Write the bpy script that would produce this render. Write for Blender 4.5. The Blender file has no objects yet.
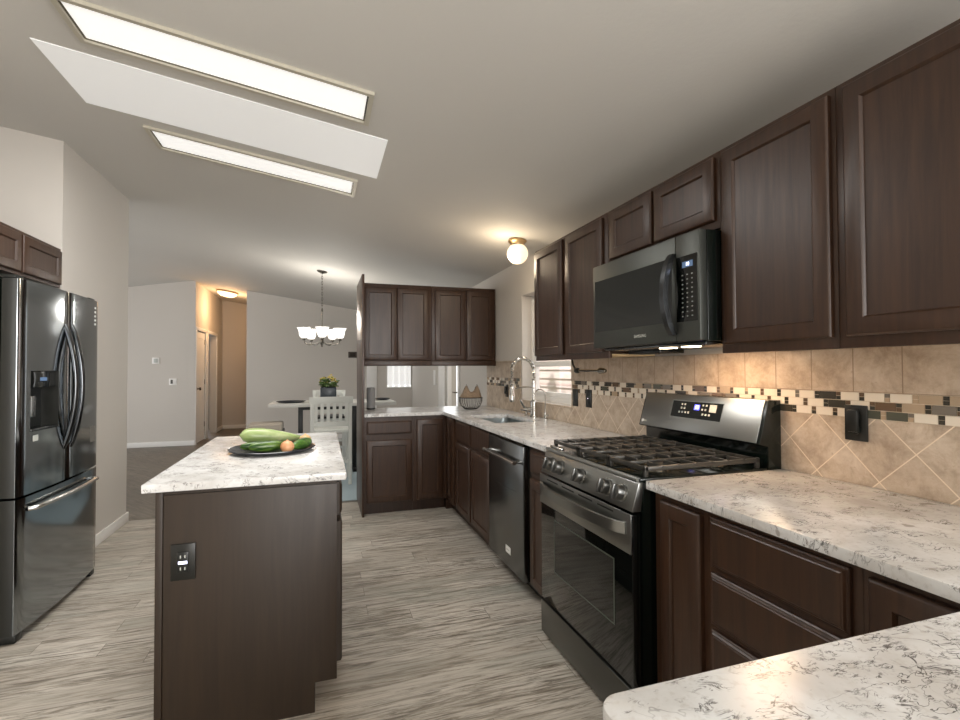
import bpy, bmesh, math, random
from mathutils import Vector, Matrix
random.seed(7)
S = bpy.context.scene
COL = S.collection
PI = math.pi

# ------------------------------------------------------------------ camera
YAW, PITCH, ROLL, EYE = .3124, .0191, .004, 1.3078
c, s, cp, sp, cr, sr = math.cos(YAW), math.sin(YAW), math.cos(PITCH), math.sin(PITCH), math.cos(ROLL), math.sin(ROLL)
rt, up, fw = Vector((c, -s, 0)), Vector((-s*sp, -c*sp, cp)), Vector((s*cp, c*cp, sp))
cx, cy = rt*cr - up*sr, up*cr + rt*sr
cam = bpy.data.objects.new('camera', bpy.data.cameras.new('camera'))
COL.objects.link(cam)
cam.matrix_world = Matrix(((cx.x, cy.x, -fw.x, 0), (cx.y, cy.y, -fw.y, 0), (cx.z, cy.z, -fw.z, EYE), (0, 0, 0, 1)))
cam.data.sensor_width = 36
cam.data.lens = 493.3238/960*36
cam.data.clip_start = .02
S.camera = cam

# ------------------------------------------------------------------ world, lights, exposure
W = bpy.data.worlds.new('daylight'); S.world = W; W.use_nodes = True
W.node_tree.nodes['Background'].inputs[0].default_value = (.98, .985, 1, 1)
W.node_tree.nodes['Background'].inputs[1].default_value = 1.35
S.view_settings.view_transform = 'Standard'
S.view_settings.look = 'None'
S.view_settings.gamma = 1
S.view_settings.use_curve_mapping = False
S.view_settings.exposure = 0.55

def area(name, loc, rot, sx, sy, power, col=(1, 1, 1)):
    l = bpy.data.lights.new(name, 'AREA'); l.shape = 'RECTANGLE'; l.size = sx; l.size_y = sy
    l.energy = power; l.color = col
    o = bpy.data.objects.new(name, l); COL.objects.link(o); o.location = loc; o.rotation_euler = rot
    return o
def point(name, loc, power, col=(1, .8, .55), r=.05):
    l = bpy.data.lights.new(name, 'POINT'); l.energy = power; l.color = col; l.shadow_soft_size = r
    o = bpy.data.objects.new(name, l); COL.objects.link(o); o.location = loc
    return o
# fill lights added at rear, side and living room; patio daylight at its door
area('fill_rear', (.85, -2.9, 1.4), (PI/2, 0, 0), 1.6, 2.0, 75, (1, .98, .95))  # added to brighten the kitchen; no window built behind the camera
area('fill_side', (1.68, -1.7, 1.45), (0, PI/2, 0), 1.5, 1.7, 105, (.97, .985, 1))  # added to light pantry wall, refrigerator and island; no window there
area('fill_living', (-5.3, 7.4, 1.5), (0, -PI/2, 0), 2.0, 4.0, 14, (.95, .97, 1))  # added fill for the living room, no window built on that side
area('daylight_patio', (1.70, 6.66, 1.15), (0, PI/2, 0), 2.0, .7, 5, (.93, .97, 1))
sun = bpy.data.lights.new('sun', 'SUN'); sun.energy = 2.6; sun.angle = .05; sun.color = (1, .96, .9)
so = bpy.data.objects.new('sun', sun); COL.objects.link(so); so.rotation_euler = (0, -math.radians(32), 0)
# ceiling fixtures
PANEL_E, DIFF_E = .20, .42
SL0 = math.atan(.152)
area('skylight_down', (-.43, 2.86, 2.60), (0, SL0, 0), 1.4, .5, 27, (1, .98, .95))

# ------------------------------------------------------------------ materials
class N:
    def __init__(self, name):
        self.m = bpy.data.materials.new(name); self.m.use_nodes = True
        self.t = self.m.node_tree; self.b = self.t.nodes['Principled BSDF']
    def n(self, typ, props=None, **ins):
        x = self.t.nodes.new(typ)
        for k, v in (props or {}).items(): setattr(x, k, v)
        for k, v in ins.items():
            k2 = int(k[1:]) if k[0] == 'i' and k[1:].isdigit() else k.replace('_', ' ')
            self.set(x.inputs[k2], v)
        return x
    def set(self, sock, v):
        if isinstance(v, bpy.types.NodeSocket): self.t.links.new(v, sock)
        elif isinstance(v, bpy.types.Node): self.t.links.new(v.outputs[0], sock)
        else: sock.default_value = v
    def p(self, k, v): self.set(self.b.inputs[k], v); return self
    def co(self, scale=(1, 1, 1), rot=(0, 0, 0), loc=(0, 0, 0)):
        tc = self.n('ShaderNodeTexCoord')
        mp = self.n('ShaderNodeMapping'); self.set(mp.inputs[0], tc.outputs['Object'])
        mp.inputs['Scale'].default_value = scale; mp.inputs['Rotation'].default_value = rot; mp.inputs['Location'].default_value = loc
        return mp.outputs[0]
    def noise(self, vec, scale, detail=4, rough=.55, dist=0):
        x = self.n('ShaderNodeTexNoise', None, Vector=vec, Scale=scale, Detail=detail, Roughness=rough, Distortion=dist)
        return x.outputs[0]
    def ramp(self, fac, stops):
        r = self.n('ShaderNodeValToRGB'); e = r.color_ramp.elements
        while len(e) < len(stops): e.new(.5)
        for q, (pos, col) in zip(e, stops):
            q.position = pos; q.color = (col if len(col) == 4 else (*col, 1)) if not isinstance(col, (int, float)) else (col, col, col, 1)
        self.set(r.inputs[0], fac); return r.outputs[0]
    def mix(self, fac, a, b, mode='MIX'):
        x = self.n('ShaderNodeMix', {'data_type': 'RGBA', 'blend_type': mode})
        self.set(x.inputs[0], fac); self.set(x.inputs[6], a); self.set(x.inputs[7], b)
        return x.outputs[2]
    def math(self, op, a, b=0.0, cc=None):
        x = self.n('ShaderNodeMath', {'operation': op}); self.set(x.inputs[0], a); self.set(x.inputs[1], b)
        if cc is not None: self.set(x.inputs[2], cc)
        return x.outputs[0]
    def bump(self, h, strength=.2, dist=.01):
        x = self.n('ShaderNodeBump', None, Height=h, Strength=strength, Distance=dist); self.p('Normal', x.outputs[0]); return self
def rgb(r, g, b):
    f = lambda v: (v/255/12.92) if v/255 <= .04045 else ((v/255+.055)/1.055)**2.4
    return (f(r), f(g), f(b), 1)
def plain(name, col, rough=.5, metal=0, emit=0, ecol=None, coat=0, spec=None):
    m = N(name); m.p('Base Color', col).p('Roughness', rough).p('Metallic', metal)
    if emit: m.p('Emission Color', ecol or col).p('Emission Strength', emit)
    if coat: m.p('Coat Weight', coat).p('Coat Roughness', .15)
    if spec is not None: m.p('Specular IOR Level', spec)
    return m.m

def wood(name, a, b, rough=.38):
    m = N(name)
    f = m.noise(m.co((26, 26, 1.6)), 1.6, 6, .6, .6)
    big = m.noise(m.co((2, 2, .8)), 1.2, 3, .5)
    col = m.mix(m.ramp(f, [(.32, 0), (.68, 1)]), a, b)
    col = m.mix(m.math('MULTIPLY', big, .35), col, tuple(x*.62 for x in a[:3])+(1,))
    m.p('Base Color', col).p('Roughness', m.math('MULTIPLY_ADD', f, .16, rough-.08)).p('Coat Weight', .0)
    m.bump(f, .05, .002); return m.m
M = {}
M['wood'] = wood('espresso_wood', rgb(68, 45, 30), rgb(45, 28, 18))
M['island_wood'] = wood('island_veneer', rgb(50, 37, 25), rgb(40, 29, 19), .5)
M['raw_wood'] = plain('raw_birch', rgb(214, 186, 140), .6)
def paint(name, col, sc=170, st=.10):
    m = N(name); f = m.noise(m.co(), sc, 3, .6)
    g = m.noise(m.co(), 1.3, 2, .5)
    dk = tuple(x*.95 for x in col[:3])+(1,)
    m.p('Base Color', m.mix(g, col, dk)).p('Roughness', .75); m.bump(f, st, .004); return m.m
M['wall'] = paint('wall_paint', rgb(202, 196, 188))
M['ceil'] = paint('ceiling_paint', rgb(205, 202, 196), 55, .16)
M['white'] = plain('white_paint', rgb(236, 234, 230), .4)
M['shutter'] = plain('shutter_added_glow', rgb(240, 240, 238), .5, 0, .35, (1, 1, 1, 1))  # faint glow added to the white slats to imitate daylight behind them
def stainless(name, col, rough, sc=(1, 1, 160)):
    m = N(name); f = m.noise(m.co(sc), 3, 3, .6)
    m.p('Base Color', col).p('Metallic', 1).p('Roughness', m.math('MULTIPLY_ADD', f, .06, rough-.03)); return m.m
M['black_steel'] = stainless('black_stainless', rgb(112, 114, 114), .24, (60, 1, 1))
M['fridge_steel'] = stainless('fridge_stainless', rgb(146, 151, 154), .11, (60, 60, 1))
M['door_side'] = plain('door_side', rgb(34, 34, 30), .4, .2)
M['range_steel'] = stainless('range_stainless', rgb(160, 161, 158), .32, (1, 1, 140))
M['micro_steel'] = plain('microwave_stainless', rgb(74, 76, 72), .44, .6)
M['steel'] = stainless('brushed_steel', rgb(200, 200, 198), .2, (1, 1, 60))
M['sink_steel'] = plain('sink_steel', rgb(150, 158, 160), .32, 1)
M['handle_steel'] = plain('handle_steel', rgb(84, 86, 88), .2, 1)
M['drawer_steel'] = stainless('drawer_steel', rgb(104, 105, 102), .3, (1, 1, 140))
M['knob_steel'] = plain('knob_steel', rgb(118, 118, 116), .34, 1)
M['chrome'] = plain('polished_nickel', rgb(205, 203, 198), .12, 1)
M['nickel'] = plain('dark_nickel', rgb(120, 116, 108), .25, 1)
M['black'] = plain('black_plastic', rgb(16, 19, 17), .35)
M['black_enamel'] = plain('black_enamel', rgb(11, 17, 14), .18)
M['iron'] = plain('cast_iron', rgb(74, 72, 68), .3, .55)
M['black_glass'] = plain('black_glass', rgb(8, 11, 10), .05, 0, coat=.15)
M['micro_glass'] = plain('microwave_glass', rgb(18, 21, 18), .12)
M['border_grey'] = plain('border_grey', rgb(70, 76, 70), .4)
M['window_tint'] = plain('oven_window', rgb(14, 18, 16), .05)
M['outlet'] = plain('outlet_bronze', rgb(30, 30, 27), .3, .2)
M['slot'] = plain('outlet_slot', rgb(4, 4, 4), .6)
M['grey_btn'] = plain('button_print', rgb(185, 188, 182), .5)
M['dim_btn'] = plain('dim_print', rgb(128, 130, 126), .5)
M['blue_lcd'] = plain('blue_display', rgb(60, 70, 210), .3, 0, 1.6, rgb(120, 120, 255))
M['lcd_white'] = plain('display_digits', rgb(225, 228, 255), .4, 0, 2.0)
M['lcd_back'] = plain('display_back', rgb(80, 105, 135), .3, 0, .1, rgb(120, 165, 225))
M['diffuser'] = plain('light_diffuser', rgb(240, 240, 238), .5, 0, DIFF_E, (1, .985, .96, 1))
M['panel'] = plain('light_panel', rgb(228, 228, 226), .5, 0, PANEL_E, (1, .99, .975, 1))
M['trim_gold'] = plain('champagne_trim', rgb(196, 190, 174), .4, .3)
M['brass'] = plain('aged_brass', rgb(176, 150, 112), .3, .9)
M['globe'] = plain('opal_globe', rgb(250, 240, 220), .25, 0, .55, (1, .84, .62, 1))
M['shade'] = plain('frosted_shade', rgb(245, 243, 238), .35, 0, .7, (1, .97, .92, 1))
M['hall_glass'] = plain('hall_lamp_glass', rgb(250, 230, 200), .3, 0, 1.6, (1, .78, .48, 1))
M['lamp'] = plain('cooktop_lamp', rgb(255, 225, 180), .3, 0, 7, (1, .8, .55, 1))
M['rug'] = paint('rug_weave', rgb(168, 184, 190), 260, .4)
M['chair_white'] = plain('white_wash', rgb(212, 213, 206), .5)
M['table_white'] = plain('table_white', rgb(206, 204, 198), .45)
M['table_black'] = plain('table_black', rgb(18, 18, 18), .4)
M['beige'] = paint('beige_fabric', rgb(182, 172, 158), 300, .3)
M['grey_frame'] = plain('grey_frame', rgb(96, 92, 86), .5)
M['pot'] = plain('navy_pot', rgb(34, 44, 54), .3)
M['leaf'] = plain('plant_leaf', rgb(70, 96, 38), .5)
M['flower'] = plain('yellow_flower', rgb(202, 178, 92), .5)
M['soil'] = plain('soil', rgb(40, 30, 22), .9)
M['plate'] = plain('dark_plate', rgb(34, 36, 42), .22)
M['wire'] = plain('dark_wire', rgb(44, 38, 32), .45, .6)
m = N('burlap'); f = m.noise(m.co((1, 1, 1)), 160, 3, .7)
m.p('Base Color', m.ramp(f, [(.3, rgb(96, 78, 62)), (.7, rgb(172, 150, 126))])).p('Roughness', .9); m.bump(f, .5, .004); M['burlap'] = m.m
M['grey_cloth'] = paint('grey_mesh', rgb(138, 138, 138), 400, .4)
M['plaque'] = plain('brown_plaque', rgb(66, 54, 46), .5)
def veg(name, a, b, sc=(1, 1, 1), n=8, rough=.3):
    m = N(name); f = m.noise(m.co(sc), n, 4, .6)
    m.p('Base Color', m.ramp(f, [(.35, a), (.65, b)])).p('Roughness', rough); return m.m
M['pale_squash'] = veg('pale_squash', rgb(136, 158, 92), rgb(190, 200, 150), (1, 9, 9), 3)
M['cucumber'] = veg('cucumber', rgb(30, 66, 18), rgb(112, 142, 62), (2, 12, 12), 5)
M['zucchini'] = veg('zucchini', rgb(30, 72, 22), rgb(90, 128, 52), (2, 12, 12), 5)
M['onion'] = veg('onion_skin', rgb(196, 130, 84), rgb(222, 166, 122), (1, 1, .2), 14, .35)
M['potato'] = veg('tan_skin', rgb(198, 158, 108), rgb(222, 190, 142), (1, 1, 1), 14, .45)
m = N('window_glass'); tr = m.n('ShaderNodeBsdfTransparent'); gl = m.n('ShaderNodeBsdfGlossy', None, Roughness=.02)
mx = m.n('ShaderNodeMixShader'); mx.inputs[0].default_value = .06
m.t.links.new(tr.outputs[0], mx.inputs[1]); m.t.links.new(gl.outputs[0], mx.inputs[2])
m.t.links.new(mx.outputs[0], m.t.nodes['Material Output'].inputs[0]); M['glass'] = m.m

# granite: white ground, grey clouds, thin dark broken veins
def granite():
    m = N('white_granite')
    v = m.co((1, 1, 1), (0, 0, .5))
    cloud = m.noise(v, 6, 5, .6, .4)
    fine = m.noise(v, 60, 3, .6)
    col = m.mix(m.ramp(cloud, [(.40, 0), (.68, 1)]), rgb(224, 224, 223), rgb(196, 193, 189))
    col = m.mix(m.ramp(fine, [(.55, 0), (.75, .45)]), col, rgb(168, 158, 148))
    vs = m.co((1.0, 2.1, 1), (0, 0, .55))
    for sc, wd, lo, hi, dk in ((6.0, .008, .52, .62, rgb(50, 50, 52)), (15, .020, .51, .59, rgb(74, 70, 68)), (30, .03, .54, .64, rgb(104, 99, 96)), (3.4, .005, .52, .62, rgb(66, 62, 60))):
        n1 = m.noise(vs, sc, 5, .62, .9)
        d = m.math('ABSOLUTE', m.math('SUBTRACT', n1, .5))
        line = m.ramp(m.math('DIVIDE', d, wd), [(.3, 1), (1, 0)])
        msk = m.ramp(m.noise(v, sc*.9, 3, .6), [(lo, 0), (hi, 1)])
        col = m.mix(m.math('MULTIPLY', m.math('MULTIPLY', line, msk), .85), col, dk)
    blot = m.ramp(m.noise(m.co((1, 1, 1), (0, 0, .2), (3, 1, 0)), 17, 2, .5), [(.70, 0), (.74, .7)])
    col = m.mix(blot, col, rgb(150, 142, 134))
    m.p('Base Color', col).p('Roughness', .2); return m.m
M['granite'] = granite()

# wood-look floor boards running along X
def floor_mat(name='wood_plank_floor', rot=0, k=1.0):
    m = N(name)
    v = m.co((1, 1, 1), (0, 0, rot))
    sep = m.n('ShaderNodeSeparateXYZ'); m.set(sep.inputs[0], v)
    PW, PL = .118, 1.22
    ry = m.math('DIVIDE', sep.outputs[1], PW); row = m.math('FLOOR', ry)
    wn = m.n('ShaderNodeTexWhiteNoise', {'noise_dimensions': '1D'}); m.set(wn.inputs['W'], row)
    rx = m.math('ADD', m.math('DIVIDE', sep.outputs[0], PL), m.math('MULTIPLY', wn.outputs[0], 7.3)); ix = m.math('FLOOR', rx)
    w2 = m.n('ShaderNodeTexWhiteNoise', {'noise_dimensions': '2D'})
    c2 = m.n('ShaderNodeCombineXYZ'); m.set(c2.inputs[0], ix); m.set(c2.inputs[1], row); m.set(w2.inputs['Vector'], c2.outputs[0])
    tone = w2.outputs[0]
    ey = m.math('ABSOLUTE', m.math('SUBTRACT', m.math('FRACT', ry), .5)); ex = m.math('ABSOLUTE', m.math('SUBTRACT', m.math('FRACT', rx), .5))
    seam = m.math('MAXIMUM', m.math('MULTIPLY', m.math('GREATER_THAN', ey, .490), .45), m.math('GREATER_THAN', ex, .4988))
    comb = m.n('ShaderNodeCombineXYZ'); m.set(comb.inputs[0], sep.outputs[0]); m.set(comb.inputs[1], sep.outputs[1]); m.set(comb.inputs[2], m.math('MULTIPLY', tone, 9.0))
    def st(scale):
        mp = m.n('ShaderNodeMapping'); m.set(mp.inputs[0], comb.outputs[0]); mp.inputs['Scale'].default_value = scale; return mp.outputs[0]
    g1 = m.noise(st((1.5, 17, 1)), 1.9, 7, .72, 1.1)
    g2 = m.noise(st((2.6, 46, 1)), 2.2, 5, .65, .7)
    g3 = m.noise(st((.8, 2.2, 1)), 1.4, 3, .5, .3)
    col = m.ramp(g1, [(.30, rgb(80, 72, 62)), (.41, rgb(146, 137, 124)), (.50, rgb(196, 188, 176)), (.72, rgb(222, 215, 205))])
    w3 = m.n('ShaderNodeTexWhiteNoise', {'noise_dimensions': '1D'}); m.set(w3.inputs['W'], m.math('MULTIPLY', tone, 91.7))
    col = m.mix(m.math('MULTIPLY', m.ramp(g2, [(.47, 0), (.62, 1)]), m.math('MULTIPLY_ADD', w3.outputs[0], .9, .1)), col, rgb(86, 77, 66))
    col = m.mix(m.ramp(g3, [(.5, 0), (.72, .5)]), col, rgb(146, 150, 140))
    col = m.mix(m.math('MULTIPLY', tone, .42), col, rgb(152, 143, 130))
    col = m.mix(m.math('MULTIPLY', seam, .6), col, rgb(70, 63, 56))
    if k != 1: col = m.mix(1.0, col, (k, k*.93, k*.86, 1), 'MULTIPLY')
    m.p('Base Color', col).p('Roughness', m.math('MULTIPLY_ADD', g1, .15, .34))
    m.bump(g1, .06, .003); return m.m
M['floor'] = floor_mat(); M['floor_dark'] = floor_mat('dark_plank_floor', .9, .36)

def travertine(name, diag):
    m = N(name)
    if diag: v = m.co((1, 1, 1), (PI/4, 0, 0), (0, 0, 0))
    else: v = m.co()
    sep = m.n('ShaderNodeSeparateXYZ'); m.set(sep.inputs[0], v)
    cb = m.n('ShaderNodeCombineXYZ'); m.set(cb.inputs[0], sep.outputs[1]); m.set(cb.inputs[1], sep.outputs[2])
    w = .15
    br = m.n('ShaderNodeTexBrick', {'offset': 0.0, 'squash': 1.0}, Vector=cb.outputs[0], Scale=1.0, Mortar_Size=.0019, Mortar_Smooth=.15, Bias=0.0, Brick_Width=w, Row_Height=w)
    br.inputs['Color1'].default_value = (0, 0, 0, 1); br.inputs['Color2'].default_value = (1, 1, 1, 1)
    o = m.co()
    n1 = m.noise(o, 11, 7, .72, .25); n2 = m.noise(o, 42, 5, .75, .2)
    col = m.ramp(n1, [(.32, rgb(148, 129, 110)), (.5, rgb(184, 167, 148)), (.68, rgb(206, 193, 176))])
    col = m.mix(m.ramp(n2, [(.60, 0), (.70, .45)]), col, rgb(142, 122, 102))
    col = m.mix(m.math('MULTIPLY', br.outputs['Color'], .4), col, rgb(168, 148, 127))
    col = m.mix(br.outputs['Fac'], col, rgb(222, 206, 184) if diag else rgb(140, 120, 100))
    m.p('Base Color', col).p('Roughness', .42)
    h = m.math('SUBTRACT', m.math('MULTIPLY', n2, .25), br.outputs['Fac'])
    m.bump(h, .35, .003); return m.m
M['tile'] = travertine('travertine_tile', False)
M['tile_diag'] = travertine('travertine_diagonal', True)
M['grout'] = plain('grout', rgb(206, 190, 168), .8)
for k, cc in dict(mos_white=(226, 216, 200), mos_brown=(104, 84, 66), mos_dark=(62, 58, 50), mos_green=(84, 84, 72), mos_tan=(174, 154, 130), mos_grey=(120, 112, 102)).items():
    M[k] = plain(k, rgb(*cc), .2)
def siding():
    m = N('siding'); w = m.n('ShaderNodeTexWave', {'wave_type': 'BANDS', 'bands_direction': 'Z', 'wave_profile': 'SAW'}, Vector=m.co(), Scale=.9)
    m.p('Base Color', m.ramp(w.outputs[1], [(0, rgb(196, 168, 162)), (.15, rgb(236, 218, 212)), (1, rgb(228, 212, 208))])).p('Roughness', .8); return m.m
M['siding'] = siding()
M['hedge'] = veg('garden_green', rgb(120, 150, 90), rgb(220, 232, 200), (1, 1, 1), 3, .8)

# ------------------------------------------------------------------ mesh helpers
def box(bm, x0, x1, y0, y1, z0, z1, bev=0, seg=2, mi=0):
    x0, x1 = sorted((x0, x1)); y0, y1 = sorted((y0, y1)); z0, z1 = sorted((z0, z1))
    v = [bm.verts.new(p) for p in ((x0, y0, z0), (x1, y0, z0), (x1, y1, z0), (x0, y1, z0), (x0, y0, z1), (x1, y0, z1), (x1, y1, z1), (x0, y1, z1))]
    F = [bm.faces.new([v[i] for i in f]) for f in ((3, 2, 1, 0), (4, 5, 6, 7), (0, 1, 5, 4), (1, 2, 6, 5), (2, 3, 7, 6), (3, 0, 4, 7))]
    for f in F: f.material_index = mi
    if bev:
        es = {e for f in F for e in f.edges}
        r = bmesh.ops.bevel(bm, geom=list(es), offset=bev, segments=seg, affect='EDGES', profile=.5)
        for f in r['faces']: f.material_index = mi
    return bm
def prism(bm, pts, fn, n0, n1, bev=0, seg=2):
    """polygon pts (u,v) extruded from n0 to n1, fn(u,v,n)->xyz"""
    a = [bm.verts.new(fn(u, v, n0)) for u, v in pts]; b = [bm.verts.new(fn(u, v, n1)) for u, v in pts]
    fs = [bm.faces.new(a), bm.faces.new(b)]
    k = len(pts)
    for i in range(k): fs.append(bm.faces.new((a[i], a[(i+1) % k], b[(i+1) % k], b[i])))
    bmesh.ops.recalc_face_normals(bm, faces=fs)
    if bev:
        es = [e for e in {e for f in fs for e in f.edges} if len(e.link_faces) == 2 and e.calc_face_angle(0) > .6]
        bmesh.ops.bevel(bm, geom=es, offset=bev, segments=seg, affect='EDGES', profile=.5)
    return bm
XZ = lambda u, v, n: (u, n, v)      # profile in x,z along y
YZ = lambda u, v, n: (n, u, v)      # profile in y,z along x
XY = lambda u, v, n: (u, v, n)
def grid_slab(bm, us, vs, hole, fn, n0, n1):
    """slab over the grid us x vs without the cells for which hole(i,j)"""
    V = {}
    def g(i, j, n):
        k = (i, j, n)
        if k not in V: V[k] = bm.verts.new(fn(us[i], vs[j], n0 if n == 0 else n1))
        return V[k]
    ok = lambda i, j: 0 <= i < len(us)-1 and 0 <= j < len(vs)-1 and not hole(i, j)
    fs = []
    for i in range(len(us)-1):
        for j in range(len(vs)-1):
            if not ok(i, j): continue
            for n in (0, 1): fs.append(bm.faces.new((g(i, j, n), g(i+1, j, n), g(i+1, j+1, n), g(i, j+1, n))))
            for di, dj, a, b in ((-1, 0, (i, j), (i, j+1)), (1, 0, (i+1, j), (i+1, j+1)), (0, -1, (i, j), (i+1, j)), (0, 1, (i, j+1), (i+1, j+1))):
                if not ok(i+di, j+dj): fs.append(bm.faces.new((g(*a, 0), g(*b, 0), g(*b, 1), g(*a, 1))))
    bmesh.ops.recalc_face_normals(bm, faces=fs)
    return bm
def tube(bm, pts, r, seg=10, cap=True):
    pts = [Vector(p) for p in pts]; rings = []
    t0 = (pts[1]-pts[0]).normalized()
    nrm = t0.orthogonal().normalized()
    for i, p in enumerate(pts):
        t = (pts[min(i+1, len(pts)-1)]-pts[max(i-1, 0)]).normalized()
        nrm = (nrm - t*nrm.dot(t)); nrm = nrm.normalized() if nrm.length > 1e-6 else t.orthogonal().normalized()
        b = t.cross(nrm); rr = r[i] if isinstance(r, (list, tuple)) else r
        rings.append([bm.verts.new(p+(nrm*math.cos(2*PI*k/seg)+b*math.sin(2*PI*k/seg))*rr) for k in range(seg)])
    for a, b in zip(rings, rings[1:]):
        for k in range(seg): bm.faces.new((a[k], a[(k+1) % seg], b[(k+1) % seg], b[k]))
    if cap: bm.faces.new(rings[0][::-1]); bm.faces.new(rings[-1])
    return bm
def lathe(bm, prof, ctr=(0, 0, 0), seg=32, fn=None, sx=1, sy=1):
    """profile (r,z) turned about z at ctr; fn maps a local vector to the place instead of ctr"""
    fn = fn or (lambda p: Vector(ctr)+p)
    rings = []
    for r, z in prof:
        if r < 1e-6: rings.append([bm.verts.new(fn(Vector((0, 0, z))))])
        else: rings.append([bm.verts.new(fn(Vector((r*sx*math.cos(2*PI*k/seg), r*sy*math.sin(2*PI*k/seg), z)))) for k in range(seg)])
    fs = []
    for a, b in zip(rings, rings[1:]):
        for k in range(seg):
            k2 = (k+1) % seg
            if len(a) == 1 and len(b) == 1: continue
            if len(a) == 1: fs.append(bm.faces.new((a[0], b[k2], b[k])))
            elif len(b) == 1: fs.append(bm.faces.new((a[k], a[k2], b[0])))
            else: fs.append(bm.faces.new((a[k], a[k2], b[k2], b[k])))
    bmesh.ops.recalc_face_normals(bm, faces=fs)
    return bm
def frame_map(o, U, V, Nn):
    o, U, V, Nn = Vector(o), Vector(U), Vector(V), Vector(Nn)
    return lambda u, v, n: o+U*u+V*v+Nn*n
def rings(bm, fn, w, h, prof, skip_back=False):
    """nested rectangles (inset, depth) joined outward in, the last one filled: raised and recessed panels"""
    R = []
    for ins, d in prof:
        R.append([bm.verts.new(fn(u, v, d)) for u, v in ((ins, ins), (w-ins, ins), (w-ins, h-ins), (ins, h-ins))])
    fs = [bm.faces.new(R[0][::-1])] if not skip_back else []
    for a, b in zip(R, R[1:]):
        for k in range(4): fs.append(bm.faces.new((a[k], a[(k+1) % 4], b[(k+1) % 4], b[k])))
    fs.append(bm.faces.new(R[-1]))
    bmesh.ops.recalc_face_normals(bm, faces=fs)
    return bm
T = .020
def door_prof(w, h):
    f = min(.046, .28*min(w, h))
    return [(0, 0), (0, T-.006), (.003, T-.002), (.007, T), (f, T), (f+.003, T+.001), (f+.007, T-.003), (f+.009, T-.008), (f+.03, T-.008)]
DRAWER = [(0, 0), (0, T-.010), (.004, T-.007), (.006, T-.007), (.010, T-.002), (.013, T-.002), (.016, T), (.03, T)]
def obj(name, bm, mat, parent=None, smooth=30, mats=None):
    me = bpy.data.meshes.new(name)
    if parent is not None and parent.get('_wl') is not None:
        bmesh.ops.translate(bm, verts=bm.verts, vec=-Vector(parent['_wl']))
    bm.to_mesh(me); bm.free()
    for q in (mats or [mat]): me.materials.append(M[q] if isinstance(q, str) else q)
    if smooth:
        me.polygons.foreach_set('use_smooth', [True]*len(me.polygons))
        me.set_sharp_from_angle(angle=math.radians(smooth))
    o = bpy.data.objects.new(name, me); COL.objects.link(o)
    if parent is not None:
        o.parent = parent
        if parent.get('_wl') is not None: o['_wl'] = parent['_wl']
    return o
def tag(o, label, cat, group=None):
    o['label'] = label; o['category'] = cat
    if group: o['group'] = group
    return o
def thing(name, label, cat, loc, group=None):
    o = bpy.data.objects.new(name, None); COL.objects.link(o); o.location = loc; o['_wl'] = tuple(loc)
    o.empty_display_size = .1
    return tag(o, label, cat, group)
def struct(name, bm, mat, parent=None, smooth=30, mats=None):
    o = obj(name, bm, mat, parent, smooth, mats)
    if parent is None: o['kind'] = 'structure'
    return o
def B(): return bmesh.new()
def text(name, body, size, mat, parent, o, U, V, ext=.0004):
    cu = bpy.data.curves.new(name, 'FONT'); cu.body = body; cu.size = size; cu.extrude = ext; cu.align_x = 'CENTER'; cu.align_y = 'CENTER'
    cu.materials.append(M[mat])
    tmp = bpy.data.objects.new('lettering', cu); COL.objects.link(tmp)
    dg = bpy.context.evaluated_depsgraph_get(); dg.update()
    me = bpy.data.meshes.new_from_object(tmp.evaluated_get(dg)); bpy.data.objects.remove(tmp)
    t = bpy.data.objects.new(name, me); COL.objects.link(t); t.parent = parent
    U, V = Vector(U).normalized(), Vector(V).normalized(); Nn = U.cross(V); V = Nn.cross(U)
    p = Vector(o)-Vector(parent['_wl'])
    t.matrix_local = Matrix(((U.x, V.x, Nn.x, p.x), (U.y, V.y, Nn.y, p.y), (U.z, V.z, Nn.z, p.z), (0, 0, 0, 1)))
    return t

# ------------------------------------------------------------------ the room
XW, YB = 1.737, 9.80           # right wall, far wall
XR, SL = -2.15, .152           # ridge, slope
def cz(x): return 2.30+SL*(XW-x) if x > XR else 2.30+SL*(XW-XR)-.16*(XR-x)
struct('floor', box(B(), -5.6, 1.9, -3.2, 5.06, -.08, 0), 'floor')
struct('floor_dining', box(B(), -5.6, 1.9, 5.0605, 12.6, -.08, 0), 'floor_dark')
prof = [(1.95, cz(1.95)), (XR, cz(XR)), (-5.6, cz(-5.6)), (-5.6, cz(-5.6)+.1), (XR, cz(XR)+.1), (1.95, cz(1.95)+.1)]
struct('ceiling', prism(B(), prof, XZ, -3.2, 12.6), 'ceil')
# right wall with the kitchen window and the patio door
ys = [-3.2, 3.215, 4.135, 6.30, 7.04, YB+.1]; zs = [0, 1.035, 1.975, 2.05, 2.36]
def rhole(i, j): return (i == 1 and j == 1) or (i == 3 and j < 3)
struct('wall_right', grid_slab(B(), ys, zs, rhole, YZ, XW, XW+.17), 'wall')
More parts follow.
